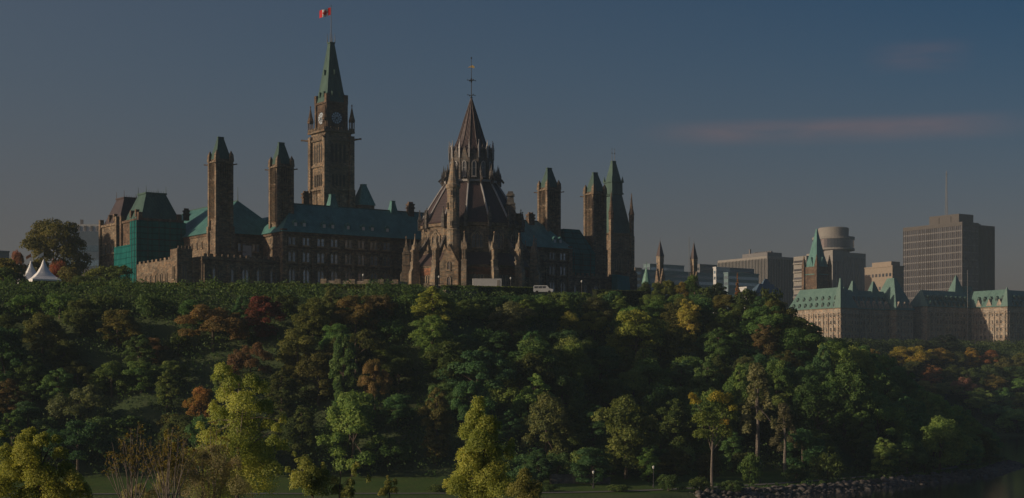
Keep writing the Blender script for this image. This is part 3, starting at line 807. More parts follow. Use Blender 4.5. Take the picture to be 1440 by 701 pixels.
for k in range(NB):
    a = ph0+2*math.pi*(k+.5)/NB
    phi = math.degrees(a)+90
    rr = 20*math.cos(math.pi/NB); window('lib_low', lb, (rr+.1)*math.cos(a), (rr+.1)*math.sin(a), 1.0, a+math.pi/2, .95)
    rr = 16.9*math.cos(math.pi/NB); window('lib_drum', lb, (rr+.1)*math.cos(a), (rr+.1)*math.sin(a), 14.0, a+math.pi/2, 1.0, 'drum_window')
# stair turret, gabled annex and tall pinnacles
ax, ay = 19.4*math.cos(ang(-16.5)), 19.4*math.sin(ang(-16.5))
m = MB(); m.lathe([(2.1, -4), (2.1, 19), (2.35, 19.4), (2.0, 19.8), (2.0, 32.6), (2.4, 33.2), (2.4, 34.0), (1.9, 34.6), (1.25, 37.6), (.75, 41.0), (.12, 43.2)], 12, cx=ax, cy=ay)
m.build('stair_turret', sandl, lb)
for z, da in ((26.5, -40), (26.5, 40), (20.5, 0), (30.5, 5), (13, -10)):
    a = ang(-16.5)+R(da); window('slit', lb, ax+2.06*math.cos(a), ay+2.06*math.sin(a), z, a+math.pi/2, 1.0, 'turret_slit')
a = ang(-17.6); ca, sa = math.cos(a), math.sin(a)
P = lambda x, rad, z: (rad*ca-x*sa, rad*sa+x*ca, z)
m = MB(); m.extr([P(-3.2, 18, -4), P(3.2, 18, -4), P(3.2, 18, 8.5), P(0, 18, 14.5), P(-3.2, 18, 8.5)], (ca*4.6, sa*4.6, 0)); m.build('gabled_porch', sand, lb)
window('arch', lb, *P(0, 22.65, 6.2), a+math.pi/2, .8, 'porch_window'); window('arch', lb, *P(0, 22.65, .6), a+math.pi/2, 1.0, 'porch_window')
for phi, rr, z1, wd in ((59, 15.4, 33.2, 2.6), (-63, 16.6, 27.0, 1.7)):
    x, y = rr*math.cos(ang(phi)), rr*math.sin(ang(phi))
    m = MB(); m.cbox(x, y, wd, wd, 20, z1-4.4); m.cbox(x, y, wd+.6, wd+.6, z1-4.5, z1-3.9); m.pyr(x, y, wd*.95, z1-3.9, wd*.75, z1-1.6); m.cbox(x, y, wd*1.05, wd*1.05, z1-1.61, z1-1.0); m.pyr(x, y, wd*.85, z1-1.0, wd*.6, z1)
    for k in range(4): m.cbox(x+[-1, 1, 1, -1][k]*wd*.55, y+[-1, -1, 1, 1][k]*wd*.55, .5, .5, 21, z1-5)
    m.build('chimney_pinnacle', grey_st, lb)
m = MB(); 
for k, (z0, rw) in enumerate(((22.3, 1.0), (24.2, .8))): m.rbox(16.4*math.cos(ang(78)), 16.4*math.sin(ang(78)), 3.0-k, 5.5-k, z0-.2, z0+2.0, ang(78))
m.build('stair_head', sandd, lb)
m = MB()
m.tube((0, 0, 65.2), (0, 0, 79.0), .17, .07); m.lathe([(.15, 65.4), (.45, 65.8), (.15, 66.3)], 8); m.lathe([(.02, 78.8), (.3, 79.2), (.02, 79.6)], 8)
for z, rr in ((66.6, 1.4), (71.6, 1.5)):
    for k in range(4):
        a = k*math.pi/2+.5; m.tube((0, 0, z), (rr*math.cos(a), rr*math.sin(a), z+.1), .08, .06, 5); m.lathe([(.02, z-.15), (.2, z+.1), (.02, z+.35)], 6, cx=rr*math.cos(a), cy=rr*math.sin(a))
for k in range(12):
    a0, a1 = k*math.pi/6, (k+1)*math.pi/6; m.tube((.85*math.cos(a0), .85*math.sin(a0), 71.7), (.85*math.cos(a1), .85*math.sin(a1), 71.7), .09, n=5)
m.cbox(0, 0, .5, .5, 71.0, 72.3)
fin = m.build('finial', iron, lb)
m = MB(); m.extr([(-1.3, -.05, 75.9), (-.2, -.05, 76.1), (.9, -.05, 75.7), (1.1, -.05, 76.3), (.3, -.05, 76.8), (-.3, -.05, 76.5)], (0, .1, 0)); m.build('weathervane', gold, fin)

# ------------------------------------------------------------------ west block tower (behind, to the right)
x, y, _ = at(862.5, 765)
wb = root('mansard_tower', 'big square stone tower with very tall concave dark green roof and two thin poles', 'tower', (x, y, GZ), A35)
m = MB(); h = 5.7
m.box(-h, h, -h, h, -4, 37.0)
for sx in (-1, 1):
    for sy in (-1, 1): m.cbox(sx*h, sy*h, 1.9, 1.9, -4, 36.0); m.cbox(sx*h, sy*h, 1.5, 1.5, 35.9, 43.0)
for z, e in ((18, .4), (29, .4), (36.4, .8)): m.box(-h-e, h+e, -h-e, h+e, z, z+.6)
for k in range(6):
    for a in range(4):
        c_, s_ = [(1, 0), (0, 1), (-1, 0), (0, -1)][a]; xx, yy = (k-2.5)*1.7, -h-.15; m.cbox(xx*c_-yy*s_, xx*s_+yy*c_, .3, .4, 19, 29)
m.build('wall', sand, wb)
m = MB(); m.frust((-5.8, 5.8, -5.8, 5.8), 36.9, (-2.75, 2.75, -2.6, 2.6), 54.6); m.frust((-2.6, 2.6, -2.5, 2.5), 60.1, (-.95, .95, -.6, .6), 69.0); m.box(-1.1, 1.1, -.75, .75, 68.95, 69.4)
m.build('roof', copperd, wb)
m = MB(); m.frust((-3.0, 3.0, -2.9, 2.9), 54.5, (-2.9, 2.9, -2.8, 2.8), 60.0); m.box(-3.3, 3.3, -3.2, 3.2, 54.45, 55.1); m.box(-3.3, 3.3, -3.2, 3.2, 59.6, 60.2)
for sx in (-1, 1):
    for sy in (-1, 1): m.pyr(sx*2.9, sy*2.8, .9, 60.1, .08, 62.4)
m.build('roof_gallery', copperd, wb)
for a in range(4):
    M = Matrix.Rotation(a*math.pi/2, 3, 'Z')
    for k in (-1, 0, 1):
        window('tall', wb, *(M @ Vector((k*3.0, -h-.05, 7))), a*math.pi/2, 1.1); window('tall', wb, *(M @ Vector((k*3.0, -h-.05, 20.5))), a*math.pi/2, 1.0)
for sx in (-.75, .75):
    m = MB(); m.tube((sx, 0, 69.3), (sx, 0, 74.6), .14, .06); m.lathe([(.02, 74.4), (.22, 74.7), (.02, 75)], 6, cx=sx); m.cbox(sx, 0, .6, .08, 72.6, 73.0); m.build('roof_pole', iron, wb)
tp = MB(); tp.lathe([(1.15, 42.9), (1.15, 45.2), (1.35, 45.4), (.8, 47.6), (.5, 50.4), (.1, 55.0)], 8); tp.lathe([(.08, 48.8), (.75, 49.2), (.08, 49.5)], 8)
tpm = tp.mesh('corner_pinnacle', [sandd])
for sx in (-1, 1):
    for sy in (-1, 1): link('corner_pinnacle', tpm, wb, (sx*h, sy*h, 0))
m = MB(); m.box(-5, 12.5, 6, 40, -4, 14); m.build('rear_wall', sandd, wb)
m = MB(); m.frust((-5.5, 13, 5.5, 40.5), 13.9, (3, 5, 9, 37), 22); m.build('rear_roof', copperd, wb)

# ------------------------------------------------------------------ small towers and spires behind the right shoulder
def spire_tower(px, d, ytop, ybase, wpx, label, col=slate, wallm=sand):
    x, y, _ = at(px, d); z0 = 54
    zt, zb = zpx(ytop, d)-z0, zpx(ybase, d)-z0; s = wpx*d/F/1.4
    r_ = root('spire_tower', label, 'tower', (x, y, z0), A35)
    m = MB(); m.cbox(0, 0, s, s, -4, zb-3.2)
    m.cbox(0, 0, s*1.5, s*1.5, -4, zb-13)
    for a in range(4):
        M = Matrix.Rotation(a*math.pi/2, 3, 'Z')
        p = [M @ Vector(q_) for q_ in ((-s*.62, -s*.95, -4), (s*.62, -s*.95, -4), (s*.62, -s*.95, zb-14), (0, -s*.95, zb-6.5), (-s*.62, -s*.95, zb-14))]
        m.extr(p, M @ Vector((0, s*.5, 0)))
    m.build('wall', wallm, r_)
    m = MB(); m.cbox(0, 0, s*1.08, s*1.08, zb-3.21, zb-.2); m.cbox(0, 0, s*1.2, s*1.2, zb-.3, zb+.1); m.build('belfry_band', sandl, r_)
    m = MB(); m.frust((-s*.6, s*.6, -s*.6, s*.6), zb+.05, (-.12, .12, -.12, .12), zt-1.5); m.build('spire', col, r_)
    m = MB(); m.tube((0, 0, zt-2), (0, 0, zt+.6), .12, .05); m.build('finial', iron, r_); return r_
spire_tower(928.3, 900, 335.6, 361, 9.6, 'slim stone turret with pointed slate spire, nearer the big mansard tower')
spire_tower(975.8, 905, 338, 365, 9.4, 'slim stone turret with pointed slate spire beside the thin mast')
x, y, _ = at(909, 880)
r_ = root('turret', 'short round stone turret with pale green conical roof', 'turret', (x, y, 54), 0)
m = MB(); m.lathe([(2.2, -4), (2.2, zpx(398, 880)-54)], 10); m.build('wall', sand, r_)
m = MB(); m.lathe([(2.5, zpx(400, 880)-54), (1.7, zpx(390, 880)-54), (.1, zpx(376, 880)-54)], 10); m.tube((0, 0, 30), (0, 0, zpx(368, 880)-54), .12); m.build('roof', copperl, r_)
x, y, _ = at(969, 1150)
r_ = root('mast', 'very thin pale radio mast between the pointed turrets', 'mast', (x, y, 54))
m = MB()
zt = zpx(333, 1150)-54
for k in range(3): m.tube((.5*math.cos(k*2.09), .5*math.sin(k*2.09), 0), (.12*math.cos(k*2.09), .12*math.sin(k*2.09), zt), .1, .07, 4)
m.build('pole', conc, r_)
m = MB()
for k in range(20): m.tube((.45, 0, 2+k*zt/21), (-.4, .2, 3.5+k*zt/21), .05, n=4)
m.build('lattice', conc, r_)

# ------------------------------------------------------------------ city blocks
def corner_frame(pxl, pxc, pxr, d, ang_=35):
    c_, s_ = math.cos(R(ang_)), math.sin(R(ang_)); X, Y = (pxc-720)/F*d, d
    kr = (pxr-720)/F; tr = (X-kr*Y)/(kr*s_-c_)
    kl = (pxl-720)/F; tl = (X-kl*Y)/(kl*c_+s_)
    return (X, Y), abs(tr), abs(tl)      # corner, front length along +u, side length along +v
def block(name, label, cat, pxl, pxc, pxr, d, ytop, z0=52, ang_=35):
    (X, Y), lf, ls = corner_frame(pxl, pxc, pxr, d, ang_)
    r_ = root(name, label, cat, (X, Y, z0), R(ang_)); return r_, lf, ls, zpx(ytop, d)-z0
def strip_windows(r_, lf, ls, z0, z1, nf, ns, frac, mat, name='window', off=.06):
    """vertical glazing strips, one object each"""
    for n, ln, side in ((nf, lf, 0), (ns, ls, 1)):
        if n == 0: continue
        p = ln/n; m = MB(); m.add([(-p*frac/2, -off, z0), (p*frac/2, -off, z0), (p*frac/2, -off, z1), (-p*frac/2, -off, z1)], [(0, 1, 2, 3)]); me = m.mesh(name, [mat])
        for k in range(n):
            if side == 0: link(name, me, r_, ((k+.5)*p, 0, 0))
            else: link(name, me, r_, (0, (k+.5)*p, 0), -math.pi/2)
def row_windows(r_, lf, ls, zs, hgt, mat, name='window', off=.06, mx=.5):
    for ln, side in ((lf, 0), (ls, 1)):
        if ln < 2: continue
        m = MB(); m.add([(mx, -off, 0), (ln-mx, -off, 0), (ln-mx, -off, hgt), (mx, -off, hgt)], [(0, 1, 2, 3)]); me = m.mesh(name, [mat])
        for z in zs:
            if side == 0: link(name, me, r_, (0, 0, z))
            else: link(name, me, r_, (0, ln, z), -math.pi/2)

# tall ribbed office tower with mast
r_, lf, ls, H = block('office_tower', 'tall dark ribbed office tower with roof penthouse and lattice mast', 'office tower', 1270.5, 1353, 1400, 1500, 313)
m = MB(); m.box(0, lf*.48, 0, ls, -4, H); m.box(lf*.475, lf, 1.6, ls-.5, -4, H-.8); m.box(lf*.48, lf*.62, -.0+2.4, 3, -4, H+.2)
m.box(-.3, lf*.48+.3, -.3, ls+.3, H-2.6, H+.6); m.build('wall', conc_t, r_)
strip_windows(r_, lf*.47, ls, 4, H-2.8, 12, 30, .74, glassd)
p = lf*.52/13
m = MB(); m.add([(-p*.3, -.06, 4), (p*.3, -.06, 4), (p*.3, -.06, H-3), (-p*.3, -.06, H-3)], [(0, 1, 2, 3)]); me = m.mesh('window', [glassd])
for k in range(13): link('window', me, r_, (lf*.48+(k+.5)*p, 1.6, 0))
m = MB()
for k in range(31): m.cbox(-.2, k*ls/30, .4, .5, 0, H)
for k in range(13): m.cbox(k*lf*.47/12, -.2, .5, .4, 0, H)
for k in range(14): m.cbox(lf*.48+k*p, 1.25, .4, .7, 0, H-1)
m.build('facade_rib', conc_t, r_)
m = MB()
for k in range(18): m.box(-.12, .02, 0, ls, 8+k*H/19.5, 9.2+k*H/19.5); m.box(0, lf*.47, -.12, .02, 8+k*H/19.5, 9.2+k*H/19.5)
m.build('spandrel', conc_d, r_)
m = MB(); m.box(lf*.12, lf*.55, ls*.12, ls*.62, H-.5, H+8.6); 
for k in range(2): m.box(lf*.12-.5, lf*.12+.01, ls*(.25+k*.2), ls*(.32+k*.2), H+.5, H+7)
m.build('penthouse', conc_t, r_)
xm, ym = lf*.3, ls*.43
m = MB(); zt = zpx(242, 1530)-52
for k in range(3): m.tube((xm+1.2*math.cos(k*2.09), ym+1.2*math.sin(k*2.09), H+8), (xm+.35*math.cos(k*2.09), ym+.35*math.sin(k*2.09), zt), .2, .14, 4)
for k in range(26):
    z = H+9+k*(zt-H-10)/26; f0 = 1.1-.8*k/26; m.tube((xm+f0, ym, z), (xm-f0*.5, ym+f0*.8, z+1.2), .1, n=4); m.tube((xm-f0*.5, ym-f0*.8, z), (xm+f0, ym, z+1.2), .1, n=4)
m.tube((xm-2, ym, zt-2), (xm+2, ym, zt-2), .18, n=4); m.tube((xm, ym, zt-1), (xm, ym, zt+1.5), .12, n=4); m.build('mast', conc, r_)

# hotel with revolving restaurant drum
r_, lf, ls, H = block('hotel_tower', 'concrete hotel tower topped with a round drum restaurant', 'hotel', 1134, 1171, 1217.5, 1400, 354)
m = MB(); m.box(0, lf, 0, ls, -4, H); m.box(-.4, lf*.3, -.4, ls*.3, H-8, H+1.2); m.build('wall', conc, r_)
strip_windows(r_, lf, 0, 3, H-4, 9, 0, .7, glassd)
for k in range(16):
    m = MB(); m.box(-1.2, .02, ls*.08, ls*.46, 3+k*(H-6)/16, 4.1+k*(H-6)/16); m.box(-1.2, .02, ls*.54, ls*.92, 3+k*(H-6)/16, 4.1+k*(H-6)/16); m.build('balcony', conc, r_)
    m = MB(); m.add([(-.05, ls*.1, 4.2+k*(H-6)/16), (-.05, ls*.9, 4.2+k*(H-6)/16), (-.05, ls*.9, 5.9+k*(H-6)/16), (-.05, ls*.1, 5.9+k*(H-6)/16)], [(0, 3, 2, 1)]); m.build('window', glassd, r_)
dx, dy = lf*.32, ls*.5
px_c = 1172; Xc, Yc = (px_c-720)/F*1425, 1425
rel = Matrix.Rotation(-A35, 3, 'Z') @ Vector((Xc-r_.location.x, Yc-r_.location.y, 0)); dx, dy = rel.x, rel.y
sR = 1425/F
m = MB(); m.lathe([(22*sR, H-1), (22*sR, H+3)], 40, cx=dx, cy=dy); m.lathe([(29.5*sR, H+2.6), (29.5*sR, H+4.2)], 40, cx=dx, cy=dy); m.lathe([(29.5*sR, zpx(338, 1425)-52), (29.5*sR, zpx(334.5, 1425)-52)], 40, cx=dx, cy=dy); m.build('drum_ring', conc, r_)
m = MB(); m.lathe([(28.6*sR, H+4.1), (28.6*sR, zpx(338, 1425)-52+.1)], 40, cx=dx, cy=dy); m.build('drum_window', glassd, r_)
m = MB(); m.lathe([(21*sR, zpx(335, 1425)-52), (21.4*sR, zpx(322, 1425)-52), (20*sR, zpx(321, 1425)-52)], 40, cx=dx, cy=dy); m.build('drum_top', conc, r_)

# wide grey ribbed block
r_, lf, ls, H = block('office_block', 'wide grey office block of narrow vertical ribs with dark north side', 'office building', 1010, 1079, 1115, 1350, 361)
m = MB(); m.box(0, lf, 0, ls, -4, H); m.box(-.3, lf+.3, -.3, ls+.3, H-1.6, H+.4); m.build('wall', conc, r_)
strip_windows(r_, lf, ls, 2, H-1.8, 16, 34, .6, glassd)
m = MB()
for k in range(35): m.cbox(-.3, k*ls/34, .6, .5, 0, H-1)
for k in range(17): m.cbox(k*lf/16, -.3, .5, .6, 0, H-1)
m.build('facade_rib', conc, r_)
m = MB()
for k in range(7): m.box(-.1, .03, 0, ls, 4+k*6, 5.6+k*6); m.box(0, lf, -.1, .03, 4+k*6, 5.6+k*6)
m.build('spandrel', conc_d, r_)
m = MB(); m.box(1, lf*.6, 1, ls*.52, H+.3, H+3.6); m.cbox(4, ls*.42, 1.2, 1.2, H+3.5, H+7.5)
for k in range(8): m.cbox(lf*.35, 6+k*2.6, 1.6, 1.5, H+3.5, H+5.2)
m.build('penthouse', conc_d, r_)
# balconied block behind spire
r_, lf, ls, H = block('apartment_block', 'small concrete block of stacked balconies beside the green spire', 'apartment building', 1116, 1134, 1146, 1300, 360)
m = MB(); m.box(0, lf, 0, ls, -4, H); m.build('wall', conc, r_)
for k in range(12):
    m = MB(); m.box(-1.3, .02, .6, ls-.6, k*(H/12)+.4, k*(H/12)+1.5); m.build('balcony', conc, r_)
row_windows(r_, lf, ls, [k*(H/12)+1.6 for k in range(12)], 1.6, glassd)
# beige block
r_, lf, ls, H = block('office_block', 'beige stepped office block with rows of small windows beside the ribbed tower', 'office building', 1216, 1255, 1271, 1300, 374)
m = MB(); m.box(0, lf, 0, ls, -4, H); m.box(2, lf-1, 3, ls*.8, H-.1, H+3.6); m.box(-.3, lf+.3, -.3, ls+.3, H-.6, H+.3); m.build('wall', conc_w, r_)
for k in range(7): 
    for j in range(8):
        m = MB(); m.add([(-.06, 1.2+j*ls/8, 2+k*H/7), (-.06, .4+(j+.8)*ls/8, 2+k*H/7), (-.06, .4+(j+.8)*ls/8, 4.4+k*H/7), (-.06, 1.2+j*ls/8, 4.4+k*H/7)], [(0, 3, 2, 1)]); m.build('window', glassd, r_)
row_windows(r_, lf, 0, [2+k*H/7 for k in range(7)], 2.2, glassd)
# low modern blocks left of the grey one
def low(name, label, pxl, pxc, pxr, d, yt, mat, rows, gm=glassb, extra=None):
    r_, lf, ls, H = block(name, label, 'office building', pxl, pxc, pxr, d, yt)
    m = MB(); m.box(0, lf, 0, ls, -4, H); m.box(-.25, lf+.25, -.25, ls+.25, H-.5, H+.25); m.build('wall', mat, r_)
    row_windows(r_, lf, ls, [H-4.2-4*k for k in range(rows)], 1.9, gm); return r_, lf, ls, H
low('office_block', 'low beige building behind the thin stone pinnacle of the mansard tower', 880, 893, 902, 1120, 377, conc_w, 3)
o = low('office_block', 'long low teal clad building with a row of bright windows behind the pointed turrets', 896, 902, 1023, 1180, 379.5, teal, 4)
low('office_block', 'small teal rooftop block rising behind the long low building', 905, 914, 962, 1260, 371.5, teal, 2)
low('office_block', 'dark flat roofed block rising behind the long low building', 978, 984, 1008, 1260, 372, conc_d, 2, glassd)
low('office_block', 'white boxy building at the foot of the wide grey block', 1003, 1007, 1026, 1150, 376, white, 2)
low('office_block', 'dark teal glass building in front of the wide grey block', 1018, 1024, 1067, 1130, 383.5, teal, 4, glassb)
low('office_block', 'pale blue glass pavilion on top of the teal glass building', 1020, 1025, 1060, 1165, 377, blue_pan, 1, glassb)
# hip-roofed pavilion with blue glazing
r_, lf, ls, H = block('pavilion', 'low pavilion with hipped blue grey metal roof and glazed front', 'pavilion', 1054, 1062, 1100, 1000, 412, z0=51)
m = MB(); m.box(0, lf, 0, ls, -4, H); m.build('wall', conc, r_)
m = MB(); m.frust((-1, lf+1, -1, ls+1), H-.1, (lf*.25, lf*.75, ls*.4, ls*.6), H+5.6); m.frust((lf*.32, lf*.68, ls*.3, ls*.7), H+4.4, (lf*.45, lf*.55, ls*.45, ls*.55), H+8.6); m.build('roof', metal_roof('blue_metal', (.09, .15, .22), (.06, .10, .15)), r_)
strip_windows(r_, lf, ls, .5, H-.6, 9, 4, .7, glassb)
low('house', 'small pale gabled hall below the wide grey block', 1040, 1050, 1058, 990, 404, white, 2, glassd)

# left: pale office block behind the big tree
r_, lf, ls, H = block('office_block', 'pale office block with blue window bands behind the big round tree', 'office building', 70, 88, 156, 850, 325, z0=54, ang_=8)
m = MB(); m.box(0, lf, 0, ls, -4, H); m.build('wall', blue_pan, r_)
row_windows(r_, lf, ls, [H-10-7.2*k for k in range(4)], 3.0, glassb)
m = MB(); m.box(1.5, lf-1, 2, ls-2, H-.1, H+3.6); m.build('penthouse', white, r_)
for k in range(6): m = MB(); m.cbox(lf*.2+k*lf*.13, .1+1.85, 1.2, .5, H+.4, H+2.8); m.build('roof_vent', conc_d, r_)
m = MB(); m.cbox(lf*.38, 4, 1.4, 1.4, H+3.5, H+6); m.build('roof_stack', conc_d, r_)
low('office_block', 'grey flat roofed building peeping over yellow shrubs beyond the tents', -20, -6, 13, 1000, 353, conc_d, 2, glassd)

# ------------------------------------------------------------------ chateau style ministry buildings
def chateau(label, pxl, pxc, d, front, side, pav, z0=51.5, ye=433, yr=404, wing=None):
    (X, Y), _, ls = corner_frame(pxl, pxc, pxc+40, d)
    r_ = root('ministry_building', label, 'government building', (X, Y, z0), A35)
    if side: ls = side
    He, Hr = zpx(ye, d)-z0, zpx(yr, d)-z0
    return r_, ls, He, Hr
dor = MB(); dor.box(-.9, .9, -.4, 2.0, 0, 2.0); dor.extr([(-1.15, -.5, 2.0), (1.15, -.5, 2.0), (0, -.5, 3.4)], (0, 3.2, 0)); dorm = dor.mesh('dormer', [copperd])
dpn = MB(); dpn.add([(-.55, -.42, .3), (.55, -.42, .3), (.55, -.42, 1.8), (-.55, -.42, 1.8)], [(0, 1, 2, 3)]); dpnm = dpn.mesh('pane', [glassd])
gab = MB(); gab.extr([(-2.2, -.35, 0), (2.2, -.35, 0), (2.2, -.35, 1.2), (0, -.35, 5.2), (-2.2, -.35, 1.2)], (0, 2.6, 0)); gabm = gab.mesh('gable', [lime])
WB = {}
def facade_windows(r_, p0, p1, He, rows, step, n_win, zb=3.0):
    """windows along p0->p1 (local plan points, outward to the right of travel); first n_win as objects, the rest returned for one stuff part"""
    a = Vector((p0[0], p0[1], 0)); b = Vector((p1[0], p1[1], 0)); ln = (b-a).length; d_ = (b-a)/ln; rz = math.atan2(d_.y, d_.x)
    n = max(1, int(ln/step)); pos = []
    for j in range(rows-1, -1, -1):
        for k in range(n): pos.append((a+d_*((k+.5)*ln/n)+Vector((0, 0, zb+j*(He-zb-1.2)/rows)), rz))
    return pos
def place_windows(r_, pos, limit=100):
    fm, pm = WINM['chateau']
    for p, rz in pos[:limit]: window('chateau', r_, p.x, p.y, p.z, rz, 1.0)
    rest = pos[limit:]
    if rest:
        m = MB()
        for p, rz in rest:
            M = Matrix.Rotation(rz, 3, 'Z')
            for me, mi in ((fm, 0), (pm, 1)):
                m.add([M @ v.co+p for v in me.vertices], [tuple(f.vertices) for f in me.polygons], mi)
        tag(m.build('window_grid', [lime, glassd], r_), kind='stuff')
def roof_row(r_, p0, p1, z, inset, step, me=dorm, pane=True):
    a = Vector((p0[0], p0[1], 0)); b = Vector((p1[0], p1[1], 0)); ln = (b-a).length; d_ = (b-a)/ln; rz = math.atan2(d_.y, d_.x); nn = Vector((-d_.y, d_.x, 0))
    n = max(1, int(ln/step))
    for k in range(n):
        p = a+d_*((k+.5)*ln/n)+nn*inset+Vector((0, 0, z)); o = link('dormer' if pane else 'gable', me, r_, p, rz)
        if pane: link('pane', dpnm, o)

def ministry_a():
    d = 1100; z0 = 51.5
    (X, Y), lf, ls = corner_frame(1109, 1182, 1258, d)
    He, Hr = zpx(433, d)-z0, zpx(404, d)-z0
    r_ = root('ministry_building', 'chateau style stone ministry with green dormered roofs and a square spired tower', 'government building', (X, Y, z0), A35)
    lp = 16.0      # projecting pavilion length along the front
    m = MB(); m.box(0, 15, 0, ls, -12, He); m.box(14.9, lf, 4, 19, -12, He-.05); m.box(lf, lf+lp, -1.5, 21, -12, He+.1)
    for k in range(int(ls/4.4)): m.cbox(-.2, 2.2+k*4.4, .7, .9, -12, He-3)
    for k in range(int(lf/4.6)): m.cbox(17+k*4.6, 3.8, .9, .7, -12, He-3)
    m.build('wall', lime, r_)
    m = MB()
    for z in (He-4.6, He-.5): m.box(-.4, 15.3, -.4, ls+.3, z, z+.5); m.box(15.4, lf, 3.6, 19.3, z, z+.45); m.box(lf-.3, lf+lp+.4, -1.9, 21.3, z, z+.52)
    m.build('cornice', sandl, r_)
    m = MB(); m.frust((-.8, 15.8, -.8, ls+.8), He, (6.6, 8.4, 3.5, ls-4), Hr+.5); m.frust((8, lf+1, 3.2, 19.8), He-.02, (8.1, lf+1.2, 10.8, 12.2), Hr-.6)
    m.frust((lf-.9, lf+lp+.9, -2.4, 21.8), He+.12, (lf+lp*.44, lf+lp*.56, 7, 13), zpx(390, d+30)-z0)
    m.build('roof', copperg, r_)
    # corner gable spike and roof gablets
    m = MB(); m.frust((-1.0, 5, -1.0, 5), He, (1.6, 2.4, 1.6, 2.4), zpx(391, d)-z0); m.build('roof_turret', copperg, r_)
    m = MB(); m.frust((20, 27, 9, 15), Hr-4, (23, 24, 11.5, 12.5), zpx(392, d)-z0); m.build('roof_turret', copperg, r_)
    m = MB(); m.frust((38, 47, 9, 15), Hr-4, (42, 43, 11.5, 12.5), zpx(391, d)-z0); m.build('roof_turret', copperg, r_)
    pos = facade_windows(r_, (15, 4), (lf, 4), He, 7, 2.9, 0, -6)
    pos += facade_windows(r_, (lf, -1.5), (lf+lp, -1.5), He, 7, 2.9, 0, -6)
    pos += facade_windows(r_, (0, 0), (15, 0), He, 7, 3.0, 0, -6)
    pos += facade_windows(r_, (0, ls), (0, 0), He, 7, 3.2, 0, -6)
    pos.sort(key=lambda q: -q[0].z); place_windows(r_, pos)
    roof_row(r_, (-.6, ls-2), (-.6, 3), He+.6, .8, 5.0); roof_row(r_, (-.6, ls-3), (-.6, 4), He+4.8, 3.2, 5.0)
    roof_row(r_, (16, 3.4), (lf, 3.4), He+.3, .5, 5.2, gabm, False); roof_row(r_, (17, 3.4), (lf, 3.4), He+5.0, 3.6, 4.2)
    roof_row(r_, (lf, -2), (lf+lp, -2), He+.3, .5, 5.2, gabm, False)
    # tower
    (TX, TY, _) = at(1148.5, 1165); rel = Matrix.Rotation(-A35, 3, 'Z') @ Vector((TX-X, TY-Y, 0)); tx, ty = rel.x, rel.y
    s = 35*1165/F/1.4; zs = zpx(376, 1165)-z0
    m = MB(); m.cbox(tx, ty, s, s, -4, zs)
    for sx in (-1, 1):
        for sy in (-1, 1): m.cbox(tx+sx*s*.5, ty+sy*s*.5, 2.2, 2.2, -4, zs+1.5); m.pyr(tx+sx*s*.5, ty+sy*s*.5, 2.0, zs+1.5, .2, zs+8)
    tw = m.build('tower', sandd, r_)
    m = MB(); m.cbox(tx, ty, s*.9, s*.9, zs-5, zs-.4); m.cbox(tx, ty, s*1.02, s*1.02, zs-5.4, zs-4.9); m.build('tower_gallery', copper, tw)
    m = MB(); m.frust((tx-s*.46, tx+s*.46, ty-s*.46, ty+s*.46), zs-.4, (tx-s*.3, tx+s*.3, ty-s*.3, ty+s*.3), zs+8); m.frust((tx-s*.3, tx+s*.3, ty-s*.3, ty+s*.3), zs+7.9, (tx-.3, tx+.3, ty-.3, ty+.3), zpx(322, 1165)-z0)
    for a in range(4):
        M = Matrix.Rotation(a*math.pi/2, 3, 'Z'); c0 = Vector((tx, ty, 0))
        m.extr([c0+M @ Vector(q_) for q_ in ((-1.8, -s*.46, zs-.3), (1.8, -s*.46, zs-.3), (0, -s*.46, zs+6.5))], M @ Vector((0, 3, 0)))
    m.build('tower_spire', copper, tw)
ministry_a()
